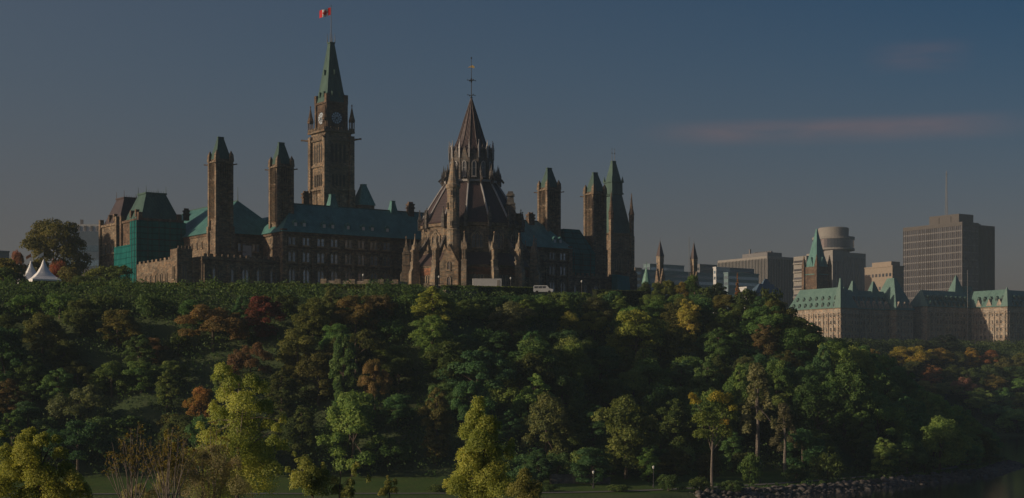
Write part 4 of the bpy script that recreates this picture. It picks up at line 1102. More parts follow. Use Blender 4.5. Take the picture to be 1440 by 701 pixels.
def ministry_b():
    d = 1140; z0 = 51.5
    (X, Y), lf, ls = corner_frame(1292, 1304, 1366, d)
    He, Hr = zpx(431, d)-z0, zpx(407, d)-z0
    r_ = root('ministry_building', 'long stone ministry with green roofs and a sunlit projecting wing beside yellow trees', 'government building', (X, Y, z0), A35)
    # wing: front plane further out; corner of the wing at picture column 1397
    pj = 30.0; L2 = 60.0
    m = MB(); m.box(0, lf+1, 0, 16, -12, He); m.box(lf, lf+L2, -pj, 17, -12, He+.1)
    for k in range(int(lf/4.6)): m.cbox(2+k*4.6, -.2, .9, .7, -12, He-3)
    for k in range(7): m.cbox(lf-.2, -pj+2+k*4.4, .7, .9, -12, He-3)
    for k in range(12): m.cbox(lf+2+k*4.6, -pj-.2, .9, .7, -12, He-3)
    m.build('wall', lime, r_)
    m = MB()
    for z in (He-4.6, He-.5): m.box(-.3, lf-.5, -.4, 16.3, z, z+.5); m.box(lf-.4, lf+L2+.4, -pj-.4, 17.4, z, z+.53)
    m.build('cornice', sandl, r_)
    m = MB(); m.frust((-.8, lf+8, -.8, 16.8), He, (3, lf+8, 7.2, 8.8), Hr);
    m.frust((lf-.9, lf+16.9, -pj-.8, 17.8), He+.12, (lf+7, lf+9, -pj+6, 12), Hr+.5); m.frust((lf+8, lf+L2+.8, -pj-.8, -pj+15.8), He+.1, (lf+8, lf+L2-7, -pj+6.8, -pj+8.2), Hr+.1)
    m.build('roof', copperg, r_)
    m = MB(); m.frust((lf-1, lf+5, -pj-1, -pj+5), He, (lf+1.7, lf+2.3, -pj+1.7, -pj+2.3), zpx(404, d)-z0); m.build('roof_turret', copperg, r_); m = MB()
    Xc = lf*.92; m.frust((Xc-6, Xc+5, 6, 14), Hr-3, (Xc-.7, Xc+.3, 9.7, 10.3), zpx(383, d)-z0); m.box(Xc+6, Xc+14, 8, 13, Hr-3, zpx(398, d)-z0)
    m.build('roof_turret', copperg, r_)
    pos = facade_windows(r_, (0, 0), (lf, 0), He, 7, 2.9, 0, -6)+facade_windows(r_, (lf, 0), (lf, -pj), He, 7, 3.1, 0, -6)+facade_windows(r_, (lf, -pj), (lf+L2, -pj), He, 7, 2.9, 0, -6)
    pos.sort(key=lambda q: -q[0].z); place_windows(r_, pos)
    roof_row(r_, (1, -.6), (lf-1, -.6), He+.5, .6, 4.6); roof_row(r_, (1, -.6), (lf-1, -.6), He+4.4, 3.0, 4.6)
    roof_row(r_, (lf-.6, -2), (lf-.6, -pj+3), He+4.0, 2.6, 4.6); roof_row(r_, (lf-.6, -2), (lf-.6, -pj+2), He+.2, .5, 7.5, gabm, False)
    roof_row(r_, (lf+3, -pj-.6), (lf+L2, -pj-.6), He+.5, .6, 4.6); roof_row(r_, (lf+3, -pj-.6), (lf+L2, -pj-.6), He+4.4, 3.0, 4.6)
    m = MB(); m.tube((lf*.75, -6, 0), (lf*.75, -6, zpx(378, d)-z0), .22, .12); m.build('flagpole', conc, r_)
ministry_b()

# ------------------------------------------------------------------ plateau furniture
def place(px, d): x = (px-720)/F*d; return x, d
def lamp(px, d, h, label, group, name='street_lamp'):
    x, y = place(px, d); r_ = root(name, label, 'street lamp', (x, y, gz(x, y)), 0, group)
    m = MB(); m.lathe([(.22, -.3), (.2, .5), (.1, .7), (.07, h-.35), (.16, h-.3), (.16, h-.2)], 8); m.build('post', iron, r_)
    m = MB(); m.lathe([(.12, h-.22), (.24, h+.0), (.28, h+.14), (.24, h+.3), (.1, h+.46), (.02, h+.48)], 12); m.build('globe', globe_m, r_)
GL = 'globe lamps'
lamp(834.5, 366, 3.2, 'black post lamp with white globe beside the riverside retaining wall', GL)
lamp(919, 372, 4.2, 'white globe lamp against dark trees between the retaining wall and a yellow topped tree', GL)
lamp(1069, 392, 4.4, 'white globe lamp half hidden by bushes beyond the yellow topped tree', GL)
def lamp_top(px, py, d, label):
    x, y = place(px, d); lamp(px, d, max(2.5, zpx(py, d)-gz(x, y)-.14), label, GL)
lamp_top(510.7, 387, 500, 'globe lamp in front of the long block beside the low pale wall')
lamp_top(617.2, 389.5, 505, 'globe lamp in front of the library beside the stair turret')
lamp_top(718.3, 391.5, 500, 'globe lamp in front of the library beside the white trailer')
lamp_top(818, 396, 520, 'globe lamp below the teal netted scaffold')
# white trailer
x, y = place(685, 500); z = gz(x, y); tl = root('site_trailer', 'long white box trailer parked in front of the round library', 'trailer', (x, y, z), R(3))
top = zpx(392.6, 500)-z; wl = 40.5*500/F
m = MB(); m.box(-wl/2, wl/2, 0, 2.5, .9, top); m.box(-wl/2-.05, wl/2+.05, -.05, 2.55, top-.02, top+.12)
for k in range(12): m.cbox(-wl/2+.35+k*(wl-.7)/11, 0, .05, .03, 1.0, top-.1)
m.build('body', white, tl)
m = MB(); m.box(wl/2-1.3, wl/2-.5, -.06, 0, 1.0, top-.3); m.build('door', conc, tl)
wh = MB(); wh.tube((0, -.12, 0), (0, .12, 0), .48, n=14); whm = wh.mesh('wheel', [tyre])
for xx in (-wl*.3, -wl*.18, wl*.3): 
    for yy in (.3, 2.2): link('wheel', whm, tl, (xx, yy, .48))
m = MB(); m.box(-wl/2+.3, wl/2-.3, .9, 1.6, .6, .92); m.build('chassis', iron, tl)
# white van
x, y = place(764, 482); z = zpx(412.5, 482); z = max(z, gz(x, y)); vn = root('parked_van', 'white van with dark windows parked beyond the shrubs right of the library', 'van', (x, y, z), R(-4))
sec = [(-2.7, .35), (2.6, .35), (2.75, .9), (2.6, 1.15), (1.75, 1.3), (1.05, 2.15), (-2.5, 2.2), (-2.75, 1.9), (-2.8, .8)]
m = MB(); m.extr([(a_, 0, b_) for a_, b_ in sec], (0, 1.95, 0)); m.build('body', plain('van_paint', (.38, .40, .42), .4, .5), vn)
m = MB()
for x0, x1 in ((-2.5, -1.5), (-1.35, -.3), (-.15, .75)): m.box(x0, x1, -.02, .01, 1.35, 1.95)
m.build('side_window', glassd, vn)
m = MB(); m.add([(1.72, .15, 1.36), (1.72, 1.8, 1.36), (1.12, 1.75, 2.1), (1.12, .2, 2.1)], [(0, 1, 2, 3)]); 
m.v = [(a_+.04, b_, c_+.03) for a_, b_, c_ in m.v]; m.build('windscreen', glassd, vn)
for xx in (-1.8, 1.7):
    for yy in (.1, 1.85): link('wheel', whm, vn, (xx, yy, .38)).scale = (.78, 1, .78)
hl = MB(); hl.box(2.66, 2.78, -.02, .3, .8, 1.02); link('headlight', hl.mesh('headlight', [glass]), vn); link('headlight', bpy.data.meshes['headlight'], vn, (0, 1.65, 0))
# peaked tents with pennants
def tent(px, d, ytop, wpx, label, flagc):
    x, y = place(px, d); z = gz(x, y); W_ = wpx*d/F/1.25; zt = zpx(ytop, d)-z; ze = zpx(394.2, d)-z
    r_ = root('peaked_tent', label, 'tent', (x, y, z), R(28), 'white peaked tents')
    prof = [(W_/2, 0), (W_*.36, .15), (W_*.22, .38), (W_*.10, .68), (W_*.025, .97), (.04, 1.0)]
    m = MB(); n = 24
    prev = None; vs = []
    for hw, t_ in prof:
        for i in range(n):
            a = 2*math.pi*i/n; c_, s_ = math.cos(a), math.sin(a); k = 1/max(abs(c_), abs(s_)); k = 1+(k-1)*(1-t_)
            vs.append((hw*c_*k, hw*s_*k, ze+(zt-ze)*t_))
    fs = [(q_*n+i, q_*n+(i+1) % n, (q_+1)*n+(i+1) % n, (q_+1)*n+i) for q_ in range(len(prof)-1) for i in range(n)]
    m.add(vs, fs); m.build('canopy', tentm, r_)
    m = MB(); m.box(-W_/2, W_/2, -W_/2, W_/2, ze-.45, ze+.002); m.build('valance', tentm, r_)
    m = MB(); m.box(-W_/2+.1, W_/2-.1, W_/2-.15, W_/2-.1, 0, ze-.44); m.box(-W_/2+.1, -W_/2+.15, -W_/2, W_/2, 0, ze-.44); m.build('side_wall', tentm, r_)
    for sx in (-1, 1):
        for sy in (-1, 1): mm = MB(); mm.tube((sx*W_*.49, sy*W_*.49, 0), (sx*W_*.49, sy*W_*.49, ze), .08); mm.build('pole', iron, r_)
    m = MB(); m.tube((0, 0, zt-.4), (0, 0, zt+2.3), .06); m.build('pennant_pole', iron, r_)
    m = MB(); m.extr([(0, 0, zt+2.2), (-1.5, .2, zt+1.2), (-1.35, .2, zt+.3), (0, 0, zt+1.2)], (0, .03, 0)); m.build('pennant', flagc, r_)
tent(61.5, 520, 365, 50, 'white peaked tent standing in front, tallest, pale pennant on its tip', flagw)
tent(43.5, 530, 367, 40, 'white peaked tent half hidden by the tallest tent, orange pennant', orange_m)
tent(27, 538, 371.5, 28, 'white peaked tent half hidden by a leafy shrub at the end of the row', orange_m)
# bronze monument on a plinth
x, y = place(122, 540); z = gz(x, y); mn = root('monument', 'dark bronze figures on a pale stone plinth between shrubs', 'monument', (x, y, z))
hp = zpx(387, 540)-z
m = MB(); m.cbox(0, 0, 2.2, 1.8, 0, hp); m.cbox(0, 0, 2.6, 2.2, hp-.3, hp+.05); m.cbox(0, 0, 2.8, 2.4, 0, .6); m.build('plinth', lime, mn)
def bronze_fig(dx, lean, arm, nm):
    me = bpy.data.meshes.new(nm)
    j = [(0, 0, 1.05, .22), (0, 0, 1.5, .25), (0, 0, 1.75, .1), (lean*.1, 0, 2.0, .17), (.14, 0, .55, .12), (.18+lean*.15, 0, .06, .09), (-.14, .05, .55, .12), (-.2, .08, .06, .09), (.3, 0, 1.35, .08), (.45+arm*.15, -.1, 1.2+arm*.5, .07), (-.3, 0, 1.3, .08), (-.4, -.1, .95, .07)]
    e = [(0, 1), (1, 2), (2, 3), (0, 4), (4, 5), (0, 6), (6, 7), (1, 8), (8, 9), (1, 10), (10, 11)]
    me.from_pydata([(a_+dx, b_, c_+hp) for a_, b_, c_, _ in j], e, []); me.materials.append(bronze)
    o = link('bronze_figure', me, mn); md = o.modifiers.new('skin', 'SKIN'); sk = me.skin_vertices[0] if me.skin_vertices else None
    if not me.skin_vertices:
        bpy.context.view_layer.objects.active = o
    for v, q_ in zip(me.skin_vertices[0].data, j): v.radius = (q_[3], q_[3])
    me.skin_vertices[0].data[0].use_root = True
    s = o.modifiers.new('sub', 'SUBSURF'); s.levels = 1; s.render_levels = 1
try:
    bronze_fig(-.45, 1, 1, 'bronze_figure'); bronze_fig(.5, -1, .3, 'bronze_figure')
except Exception as ex: print('fig', ex)
# hoarding beside the right low block
x, y = world(83.5, 21); hz = gz(x, y)
hd = root('site_hoarding', 'blue green tarpaulin site shelter against the low stone wall under the mansard tower', 'shelter', (x, y, hz), A35)
ht = zpx(387, y)-hz
m = MB(); m.hexa([(-4, 0, 0), (4, 0, 0), (4, 3.5, 0), (-4, 3.5, 0), (-4, 0, ht), (1.5, 0, ht-.5), (1.5, 3.5, ht-.2), (-4, 3.5, ht+.2)]); m.build('tarpaulin', plain('tarpaulin', (.02, .16, .17), .6, .3), hd)
m = MB(); m.box(4.1, 6.9, .3, 3, 0, ht*.68); m.build('cabin', conc, hd)
# low parapet wall and railing on the cliff edge
def edge_pt(px, t=74):
    k = (px-720)/F; ds = np.linspace(400, 620, 441); s = shore_s(k*ds, ds)-lawn_w(k*ds, ds); i = int(np.argmax(s > t)); return k*ds[i], ds[i]
def rail(px0, px1, label, h0=1.3, mat=lime, t=82, pale=False):
    n = max(2, int((px1-px0)/4)); pts = [edge_pt(px0+(px1-px0)*k/n, t) for k in range(n+1)]
    r_ = root('terrace_parapet', label, 'parapet', (pts[0][0], pts[0][1], 0))
    m = MB(); q_ = [Vector((p[0]-pts[0][0], p[1]-pts[0][1], gz(*p))) for p in pts]
    for a, b in zip(q_[:-1], q_[1:]):
        nn = Vector((-(b-a).y, (b-a).x, 0)).normalized()*.25
        m.hexa([a-nn-Vector((0, 0, 1)), b-nn-Vector((0, 0, 1)), b+nn-Vector((0, 0, 1)), a+nn-Vector((0, 0, 1)), a-nn+Vector((0, 0, h0)), b-nn+Vector((0, 0, h0)), b+nn+Vector((0, 0, h0)), a+nn+Vector((0, 0, h0))])
    m.build('wall', mat, r_)
    if pale:
        for i in range(0, len(q_), 5): m = MB(); m.cbox(q_[i].x, q_[i].y, 1.6, .9, q_[i].z-.5, q_[i].z+h0+.45); m.build('pier', sandl, r_)
        m = MB()
        for a, b in zip(q_[:-1], q_[1:]): m.tube(a+Vector((0, 0, h0+.75)), b+Vector((0, 0, h0+.75)), .05, n=4); m.tube(a+Vector((0, 0, h0)), a+Vector((0, 0, h0+.75)), .04, n=4)
        m.build('railing', iron, r_)
rail(455, 572, 'low pale stone parapet with thin railing in front of the long block', 2.0, lime, 84, True)
rail(600, 745, 'low grey stone parapet with thin railing in front of the library', 1.7, grey_st, 84, True)
# stone retaining wall showing below the hedge
x0, y0 = edge_pt(618, 69); x1, y1 = edge_pt(662, 69)
rw = root('retaining_wall', 'bare grey stone wall showing through a gap below the clipped hedge', 'wall', ((x0+x1)/2, (y0+y1)/2, 0), math.atan2(y1-y0, x1-x0))
m = MB(); ln = math.hypot(x1-x0, y1-y0); zt = gz((x0+x1)/2, (y0+y1)/2); m.box(-ln/2, ln/2, -2.4, -1.4, zt-6, zpx(410, y0)); m.build('stonework', brick, rw)
m = MB(); m.box(-ln/2-.2, ln/2+.2, -2.5, -1.3, zpx(410, y0)-.02, zpx(410, y0)+.3); m.build('coping', sandl, rw)
# retaining wall by the path
x0, y0 = place(781, 375); rw = root('retaining_wall', 'rough grey stone retaining wall beside the riverside path', 'wall', (x0, y0, gz(x0, y0)), R(14))
m = MB(); m.box(0, 8.4, 0, 1.2, -.5, 1.8); m.box(8.39, 12.5, .1, 1.2, -.5, 1.2); m.box(-1.0, .4, -.25, 1.3, -.5, 2.1); m.build('stonework', brick, rw)
m = MB(); m.box(.41, 8.5, -.12, 1.3, 1.79, 1.98); m.box(8.51, 12.6, 0, 1.3, 1.19, 1.36); m.build('coping', grey_st, rw)

# ------------------------------------------------------------------ foliage
def leaf_cards(P, Nr, size, tint, aspect=.62):
    """diamond leaf clumps at P facing roughly Nr"""
    n = len(P)
    nr = Nr+rng.normal(0, .55, (n, 3)); nr /= np.linalg.norm(nr, axis=1)[:, None]+1e-9
    a = np.cross(nr, rng.normal(0, 1, (n, 3))); a /= np.linalg.norm(a, axis=1)[:, None]+1e-9
    b = np.cross(nr, a); sz = size*rng.uniform(.6, 1.35, (n, 1))
    c = nr*sz*.18
    V = np.stack([P-a*sz*.5-c, P+b*sz*.5*aspect+c, P+a*sz*.5-c, P-b*sz*.5*aspect+c], 1).reshape(-1, 3)
    Fq = np.arange(4*n).reshape(n, 4)
    return V, Fq, np.repeat(tint, 4)
def lobes_to_cards(lobes, total, size, fill=.75, hollow=.38, squash=.85):
    """lobes: (x,y,z,r[,rz]) -> cards on lobe shells, tint varies by lobe and by leaf"""
    P = []; Nn = []; T = []
    area = np.array([l[3]**2 for l in lobes]); area = area/area.sum()
    for l, w_ in zip(lobes, area):
        n = max(12, int(total*w_)); d = rng.normal(0, 1, (n, 3)); d /= np.linalg.norm(d, axis=1)[:, None]
        d[:, 2] = np.where(d[:, 2] < -.45, -d[:, 2], d[:, 2])
        rad = l[3]*(hollow+(1.06-hollow)*rng.uniform(0, 1, (n, 1))**.45)
        # break the lobe into sprays
        k = max(7, int(l[3]*7)); sp = rng.normal(0, 1, (k, 3)); sp /= np.linalg.norm(sp, axis=1)[:, None]
        near = (d @ sp.T).max(1, keepdims=True); rad = rad*(.60+.52*near**2)*rng.normal(1, .07, (n, 1))
        rz = l[4] if len(l) > 4 else l[3]*squash
        p = d*rad*np.array([1, 1, rz/l[3]])+np.array(l[:3])
        P.append(p); Nn.append(d+np.array([0, 0, .35])); T.append(np.clip(rng.normal(.5, .13)+rng.normal(0, .16, n), 0, 1))
    return leaf_cards(np.concatenate(P), np.concatenate(Nn), size, np.concatenate(T))
def trunk_mb(h, r, lobes, lean=0., limbs=7, z_fork=.35):
    m = MB(); top = Vector((lean, 0, h)); seg = 4; prev = Vector((0, 0, -1.5)); rr = r*1.25
    pts = [prev]
    for k in range(1, seg+1):
        q_ = Vector((lean*(k/seg)**1.5+random.uniform(-.12, .12), random.uniform(-.12, .12), h*k/seg)); m.tube(prev, q_, rr, r*(1-.8*k/seg)+.03, 7); rr = r*(1-.8*k/seg)+.03; prev = q_; pts.append(q_)
    for l in random.sample(lobes, min(limbs, len(lobes))):
        k = random.choice((2, 3)); s0 = pts[k]; e = Vector(l[:3]); mid = s0.lerp(e, .5)+Vector((0, 0, .3)); m.tube(s0, mid, r*.38, r*.22, 5); m.tube(mid, e, r*.22, r*.06, 5)
    return m
def tree_proto(kind, H, Rr, total, size, seed):
    random.seed(seed); lobes = []
    if kind == 'round':
        z0 = H*.02
        for i in range(42):
            a = random.uniform(0, 6.28); e = random.uniform(-1, 1); q_ = random.uniform(.5, .92)
            rad = Rr*q_*math.sqrt(max(0, 1-e*e*.7)); lobes.append((rad*math.cos(a), rad*math.sin(a), z0+(H-z0)*.48+e*(H-z0)*.42, Rr*random.uniform(.17, .34)))
        lobes.append((0, 0, H*.62, Rr*.6)); lobes.append((random.uniform(-.6, .6), 0, H-Rr*.4, Rr*.42))
    elif kind == 'oval':
        z0 = H*.04
        for i in range(36):
            t_ = i/35; z = z0+(H-z0)*t_*.95; w_ = Rr*(math.sin(math.pi*(.12+.80*t_))**.8); a = i*2.4+random.uniform(-.5, .5)
            q_ = random.uniform(.4, .8); lobes.append((w_*q_*math.cos(a), w_*q_*math.sin(a), z, max(.7, w_*random.uniform(.24, .46))))
    elif kind == 'spread':
        z0 = H*.18
        for i in range(36):
            a = random.uniform(0, 6.28); q_ = math.sqrt(random.random())
            lobes.append((Rr*q_*math.cos(a), Rr*q_*math.sin(a), z0+(H-z0)*(.30+.5*(1-q_**2)+random.uniform(-.28, .15)), Rr*random.uniform(.16, .34)))
    elif kind == 'sparse':
        for i in range(16):
            t_ = i/15; z = H*(.38+.6*t_); w_ = Rr*(.75-.6*t_); a = i*2.4
            lobes.append((w_*math.cos(a), w_*math.sin(a), z, random.uniform(.55, 1.1), random.uniform(.9, 1.7)))
    elif kind == 'cone':
        for i in range(22):
            t_ = i/21; z = H*(.08+.88*t_); w_ = Rr*(1-t_)**.9; a = i*2.4
            lobes.append((w_*.55*math.cos(a), w_*.55*math.sin(a), z, max(.35, w_*.6), max(.5, w_*.35)))
    V, Fq, T = lobes_to_cards(lobes, total, size)
    cm_ = np_mesh('crown', V, Fq, [leafm], T)
    tm = trunk_mb(H*.8, .16+H*.012, lobes).mesh('trunk', [barkp if kind == 'sparse' else bark])
    return cm_, tm, H, Rr
PR = {}
for i in range(4): PR['round%d' % i] = tree_proto('round', 13, 5.0, 13000, .43, 11+i)
for i in range(3): PR['oval%d' % i] = tree_proto('oval', 15, 3.9, 11000, .42, 31+i)
for i in range(2): PR['spread%d' % i] = tree_proto('spread', 13, 6.0, 12500, .44, 51+i)
PR['sparse0'] = tree_proto('sparse', 17, 3.2, 3200, .42, 71)
PR['cone0'] = tree_proto('cone', 11, 3.0, 4200, .5, 81)
PR['bush0'] = tree_proto('round', 4.5, 3.0, 2600, .42, 91)
PR['bush1'] = tree_proto('round', 4.0, 3.4, 2600, .42, 92)
def tree(key, x, y, h, wd, color, label, name='broadleaf_tree', cat='tree', group=None, z=None, rz=None):
    cm_, tm, H, Rr = PR[key]; z = gz(x, y) if z is None else z
    r_ = root(name, label, cat, (x, y, z), random.uniform(0, 6.28) if rz is None else rz, group)
    sx, sz = wd/(2*Rr), h/H
    color = tuple(min(.42, c_*1.75) for c_ in color) if tuple(color) not in GREEN else color
    for nm, me in (('trunk', tm), ('crown', cm_)):
        o = link(nm, me, r_); o.scale = (sx, sx, sz)
        if nm == 'crown': o.color = (color[0], color[1], color[2], 1)
    return r_
GREEN = [(.066, .128, .040), (.082, .145, .040), (.112, .165, .044), (.050, .108, .042)]
OLIVE = (.075, .09, .026); YG = (.12, .14, .028); YEL = (.21, .17, .03); OCH = (.17, .105, .03); RED = (.105, .036, .022); ORG = (.24, .11, .025); GREY = (.10, .115, .06)

# distinctive trees on the bluff: crown top and width in the picture -> stand where that sight line meets the slope
def on_bluff(px, ytop, hpx, dmin=None):
    """distance at which a tree of this picture height stands on the ground with its top at ytop"""
    k = (px-720)/F; ds = np.linspace(356, 540, 740); g = ground(k*ds, ds); yb = HOR-(g-CAMZ)*F/ds
    target = ytop+hpx
    ok = np.nonzero((yb <= target))[0]
    i = int(ok[0]) if len(ok) else len(ds)-1
    return k*ds[i], ds[i]
TAKEN = []; SPECS = []
def special(key, px, ytop, hpx, wpx, color, label, name='broadleaf_tree', cat='tree'):
    x, y = on_bluff(px, ytop, hpx); h = hpx*y/F; wd = wpx*y/F
    TAKEN.append((x, y, wd*.5)); SPECS.append((px, ytop, hpx, wpx, y)); return tree(key, x, y, h, wd, color, label, name, cat)
special('round0', 373, 417, 62, 54, RED, 'dark red maple high on the bluff below the clock tower', 'maple_tree')
special('spread0', 300, 424, 70, 84, (.15, .105, .04), 'ochre brown tree high on the bluff below the netted scaffold')
special('oval0', 609, 402, 66, 58, (.17, .20, .04), 'bright yellow green tree rising over the hedge below the library turret')
special('round1', 895, 436, 84, 84, (.17, .20, .04), 'large light green tree high on the bluff below the mansard tower')
special('oval1', 969, 420, 66, 46, (.24, .225, .05), 'pale yellow tree near the bluff top below the pointed turrets')
special('round2', 720, 424, 66, 66, (.13, .14, .065), 'grey green tree high on the bluff below the white trailer')
special('round3', 800, 438, 42, 36, (.19, .19, .04), 'small yellowish tree high on the bluff below the white van')
special('spread1', 836, 436, 44, 40, (.21, .21, .045), 'small pale yellow spreading tree below the teal netted scaffold')
special('round1', 283, 544, 64, 48, (.19, .115, .028), 'ochre orange tree beside the tall two headed poplar')
special('spread0', 113, 536, 80, 74, (.095, .115, .05), 'pale grey green spreading tree low on the slope above the yellow maple')
special('spread1', 527, 502, 78, 40, (.16, .12, .045), 'thin tan tree with bare pale trunk halfway up the slope')
special('oval2', 614, 545, 110, 52, (.11, .105, .032), 'tall tawny tree at the slope foot beside the bright poplar')
special('round3', 768, 552, 110, 72, (.10, .115, .04), 'greyish tree at the slope foot behind the bright poplar')
special('oval0', 800, 570, 95, 58, (.075, .11, .03), 'green tree with orange lower leaves above the stone retaining wall')
special('round2', 880, 556, 118, 92, (.10, .125, .032), 'wide light green tree with several bare stems above the retaining wall')
special('oval1', 950, 560, 100, 64, GREEN[2], 'leafy mid green tree between the wide tree and the lone yellow topped tree')
special('sparse0', 1066, 518, 140, 62, (.14, .145, .065), 'tall thin poplar with sparse pale silvery leaves', 'poplar_tree')
special('sparse0', 1104, 572, 95, 44, (.10, .095, .05), 'nearly bare grey tree with upright branches near the shore')
special('round0', 1150, 540, 100, 84, (.036, .072, .02), 'dense green tree low on the slope behind the shore bushes')
special('spread0', 352, 478, 66, 54, (.12, .075, .035), 'rusty brown tree halfway up the slope below the red maple')
special('round2', 440, 418, 60, 52, (.085, .10, .025), 'olive tree high on the bluff with ochre top beside the red maple')
special('oval2', 466, 402, 60, 34, (.11, .13, .045), 'slim pale green tree touching the hedge below the clock tower')
special('spread1', 500, 412, 66, 60, (.12, .095, .03), 'brownish gold tree high on the bluff below the long block')
special('round0', 165, 436, 52, 62, (.11, .105, .028), 'yellowish olive tree high on the bluff below the monument')
special('round3', 60, 440, 60, 60, (.09, .10, .028), 'olive tree high on the bluff below the white tents')
special('oval0', 235, 520, 60, 34, (.085, .12, .03), 'slim light green tree halfway up the slope beside dark trees')
special('oval1', 195, 470, 60, 50, (.06, .10, .03), 'fresh green tree halfway up the slope below the netted scaffold')
special('oval2', 1075, 455, 60, 44, (.12, .095, .04), 'tawny tree high on the shoulder below the blue roofed pavilion')
special('oval0', 1010, 460, 66, 46, (.055, .105, .03), 'fresh green oval tree on the shoulder below the pale yellow tree')

# the lone tree with a bare trunk by the path
def lone():
    d = 372; x, y = place(1001, d); z = gz(x, y); random.seed(5)
    r_ = root('broadleaf_tree', 'lone tree with tall bare trunk and yellow topped crown beside the path', 'tree', (x, y, z)); px = d/F
    L1 = [(-14, 590, 13), (4, 570, 16), (20, 585, 17), (-2, 595, 17), (12, 605, 15), (28, 570, 11), (-18, 612, 10), (22, 612, 10), (-6, 612, 12)]
    L1 = [((a_)*px, random.uniform(-9, 9)*px, zpx(b_, d)-z, c_*px) for a_, b_, c_ in L1]
    L2 = [((a_)*px, random.uniform(-9, 9)*px, zpx(b_, d)-z, c_*px) for a_, b_, c_ in [(-28, 558, 7), (-22, 566, 8), (6, 560, 11), (20, 563, 11), (28, 575, 8), (18, 595, 8), (24, 606, 6)]]
    V, Fq, T = lobes_to_cards(L1, 4200, .45); o = link('crown', np_mesh('crown', V, Fq, [leafm], T), r_); o.color = (.16, .22, .045, 1)
    V, Fq, T = lobes_to_cards(L2, 1800, .45); o = link('yellow_crown', np_mesh('yellow_crown', V, Fq, [leafm], T), r_); o.color = (.40, .36, .05, 1)
    trunk_mb(zpx(585, d)-z, .3, L1+L2, .3, 9).build('trunk', barkp, r_); TAKEN.append((x, y, 4))
lone()

# the ordinary wood on the bluff
SIL = [(0, 413), (590, 415), (700, 416), (750, 415), (790, 410), (860, 411), (1000, 413), (1075, 416), (1110, 419), (1135, 434), (1200, 479), (1260, 503), (1330, 532), (1390, 574), (1420, 640)]
SX = [a for a, _ in SIL]; SY = [b for _, b in SIL]
LAND = [(0, 'below the white tents'), (110, 'below the monument'), (190, 'below the netted scaffold'), (270, 'below the first square tower'), (350, 'below the second square tower'), (430, 'below the clock tower'), (510, 'below the long block'), (580, 'below the library turret'), (665, 'below the white trailer'), (745, 'below the white van'), (815, 'below the mansard tower'), (900, 'below the pointed turrets'), (990, 'below the blue roofed pavilion'), (1085, 'below the spired ministry tower'), (1180, 'on the falling shoulder'), (1290, 'on the low headland')]
BUCK = {}
cand = []
rs = np.random.default_rng(21)
X = rs.uniform(-175, 178, 9000); Y = rs.uniform(368, 640, 9000)
tt = shore_s(X, Y); tl_ = tt-lawn_w(X, Y); G = ground(X, Y); ok = (np.abs(X/Y) < .312) & ((tl_ > -1) | ((X > -4) & (X < 62) & (tt > 24)) | ((X > 92) & (tt > 7))) & (tl_ < 71)
PXs = 720+F*X/Y
ok &= ~((Y > 545) & (PXs < 1180)) 
X, Y, G, tl_, PXs = X[ok], Y[ok], G[ok], tl_[ok], PXs[ok]
order = np.argsort(Y)
placed = list(TAKEN); wood = []
for i in rs.permutation(len(X)):
    x, y = X[i], Y[i]; sp_ = rs.uniform(3.3, 5.2)
    if all((x-a)**2+(y-b)**2 > (sp_+min(c, 4.2)*.8)**2 for a, b, c in placed):
        lim = CAMZ+(HOR-np.interp(PXs[i], SX, SY))*y/F - G[i]
        h = rs.choice([8, 10, 12, 14, 16, 18])*rs.uniform(.85, 1.12)*(1 if tl_[i] < 40 else .88)
        if tl_[i] < 0 and x < 62: h *= rs.uniform(.35, .7)
        if tl_[i] < 0 and x >= 62: h *= .8
        if h > lim: h = lim*rs.uniform(.86, .99)
        for sx_, sy_, sh_, sw_, sd_ in SPECS:
            if y < sd_+1 and abs(PXs[i]-sx_) < sw_*.5+sp_*1.1*F/y: h = min(h, CAMZ+(HOR-(sy_+sh_*.62))*y/F-G[i])
        if h < 3.0: continue
        placed.append((x, y, sp_)); wood.append((x, y, h, sp_, tl_[i], PXs[i]))
wood.sort(key=lambda q_: q_[1])
print('wood', len(wood))
wood = wood[:285]
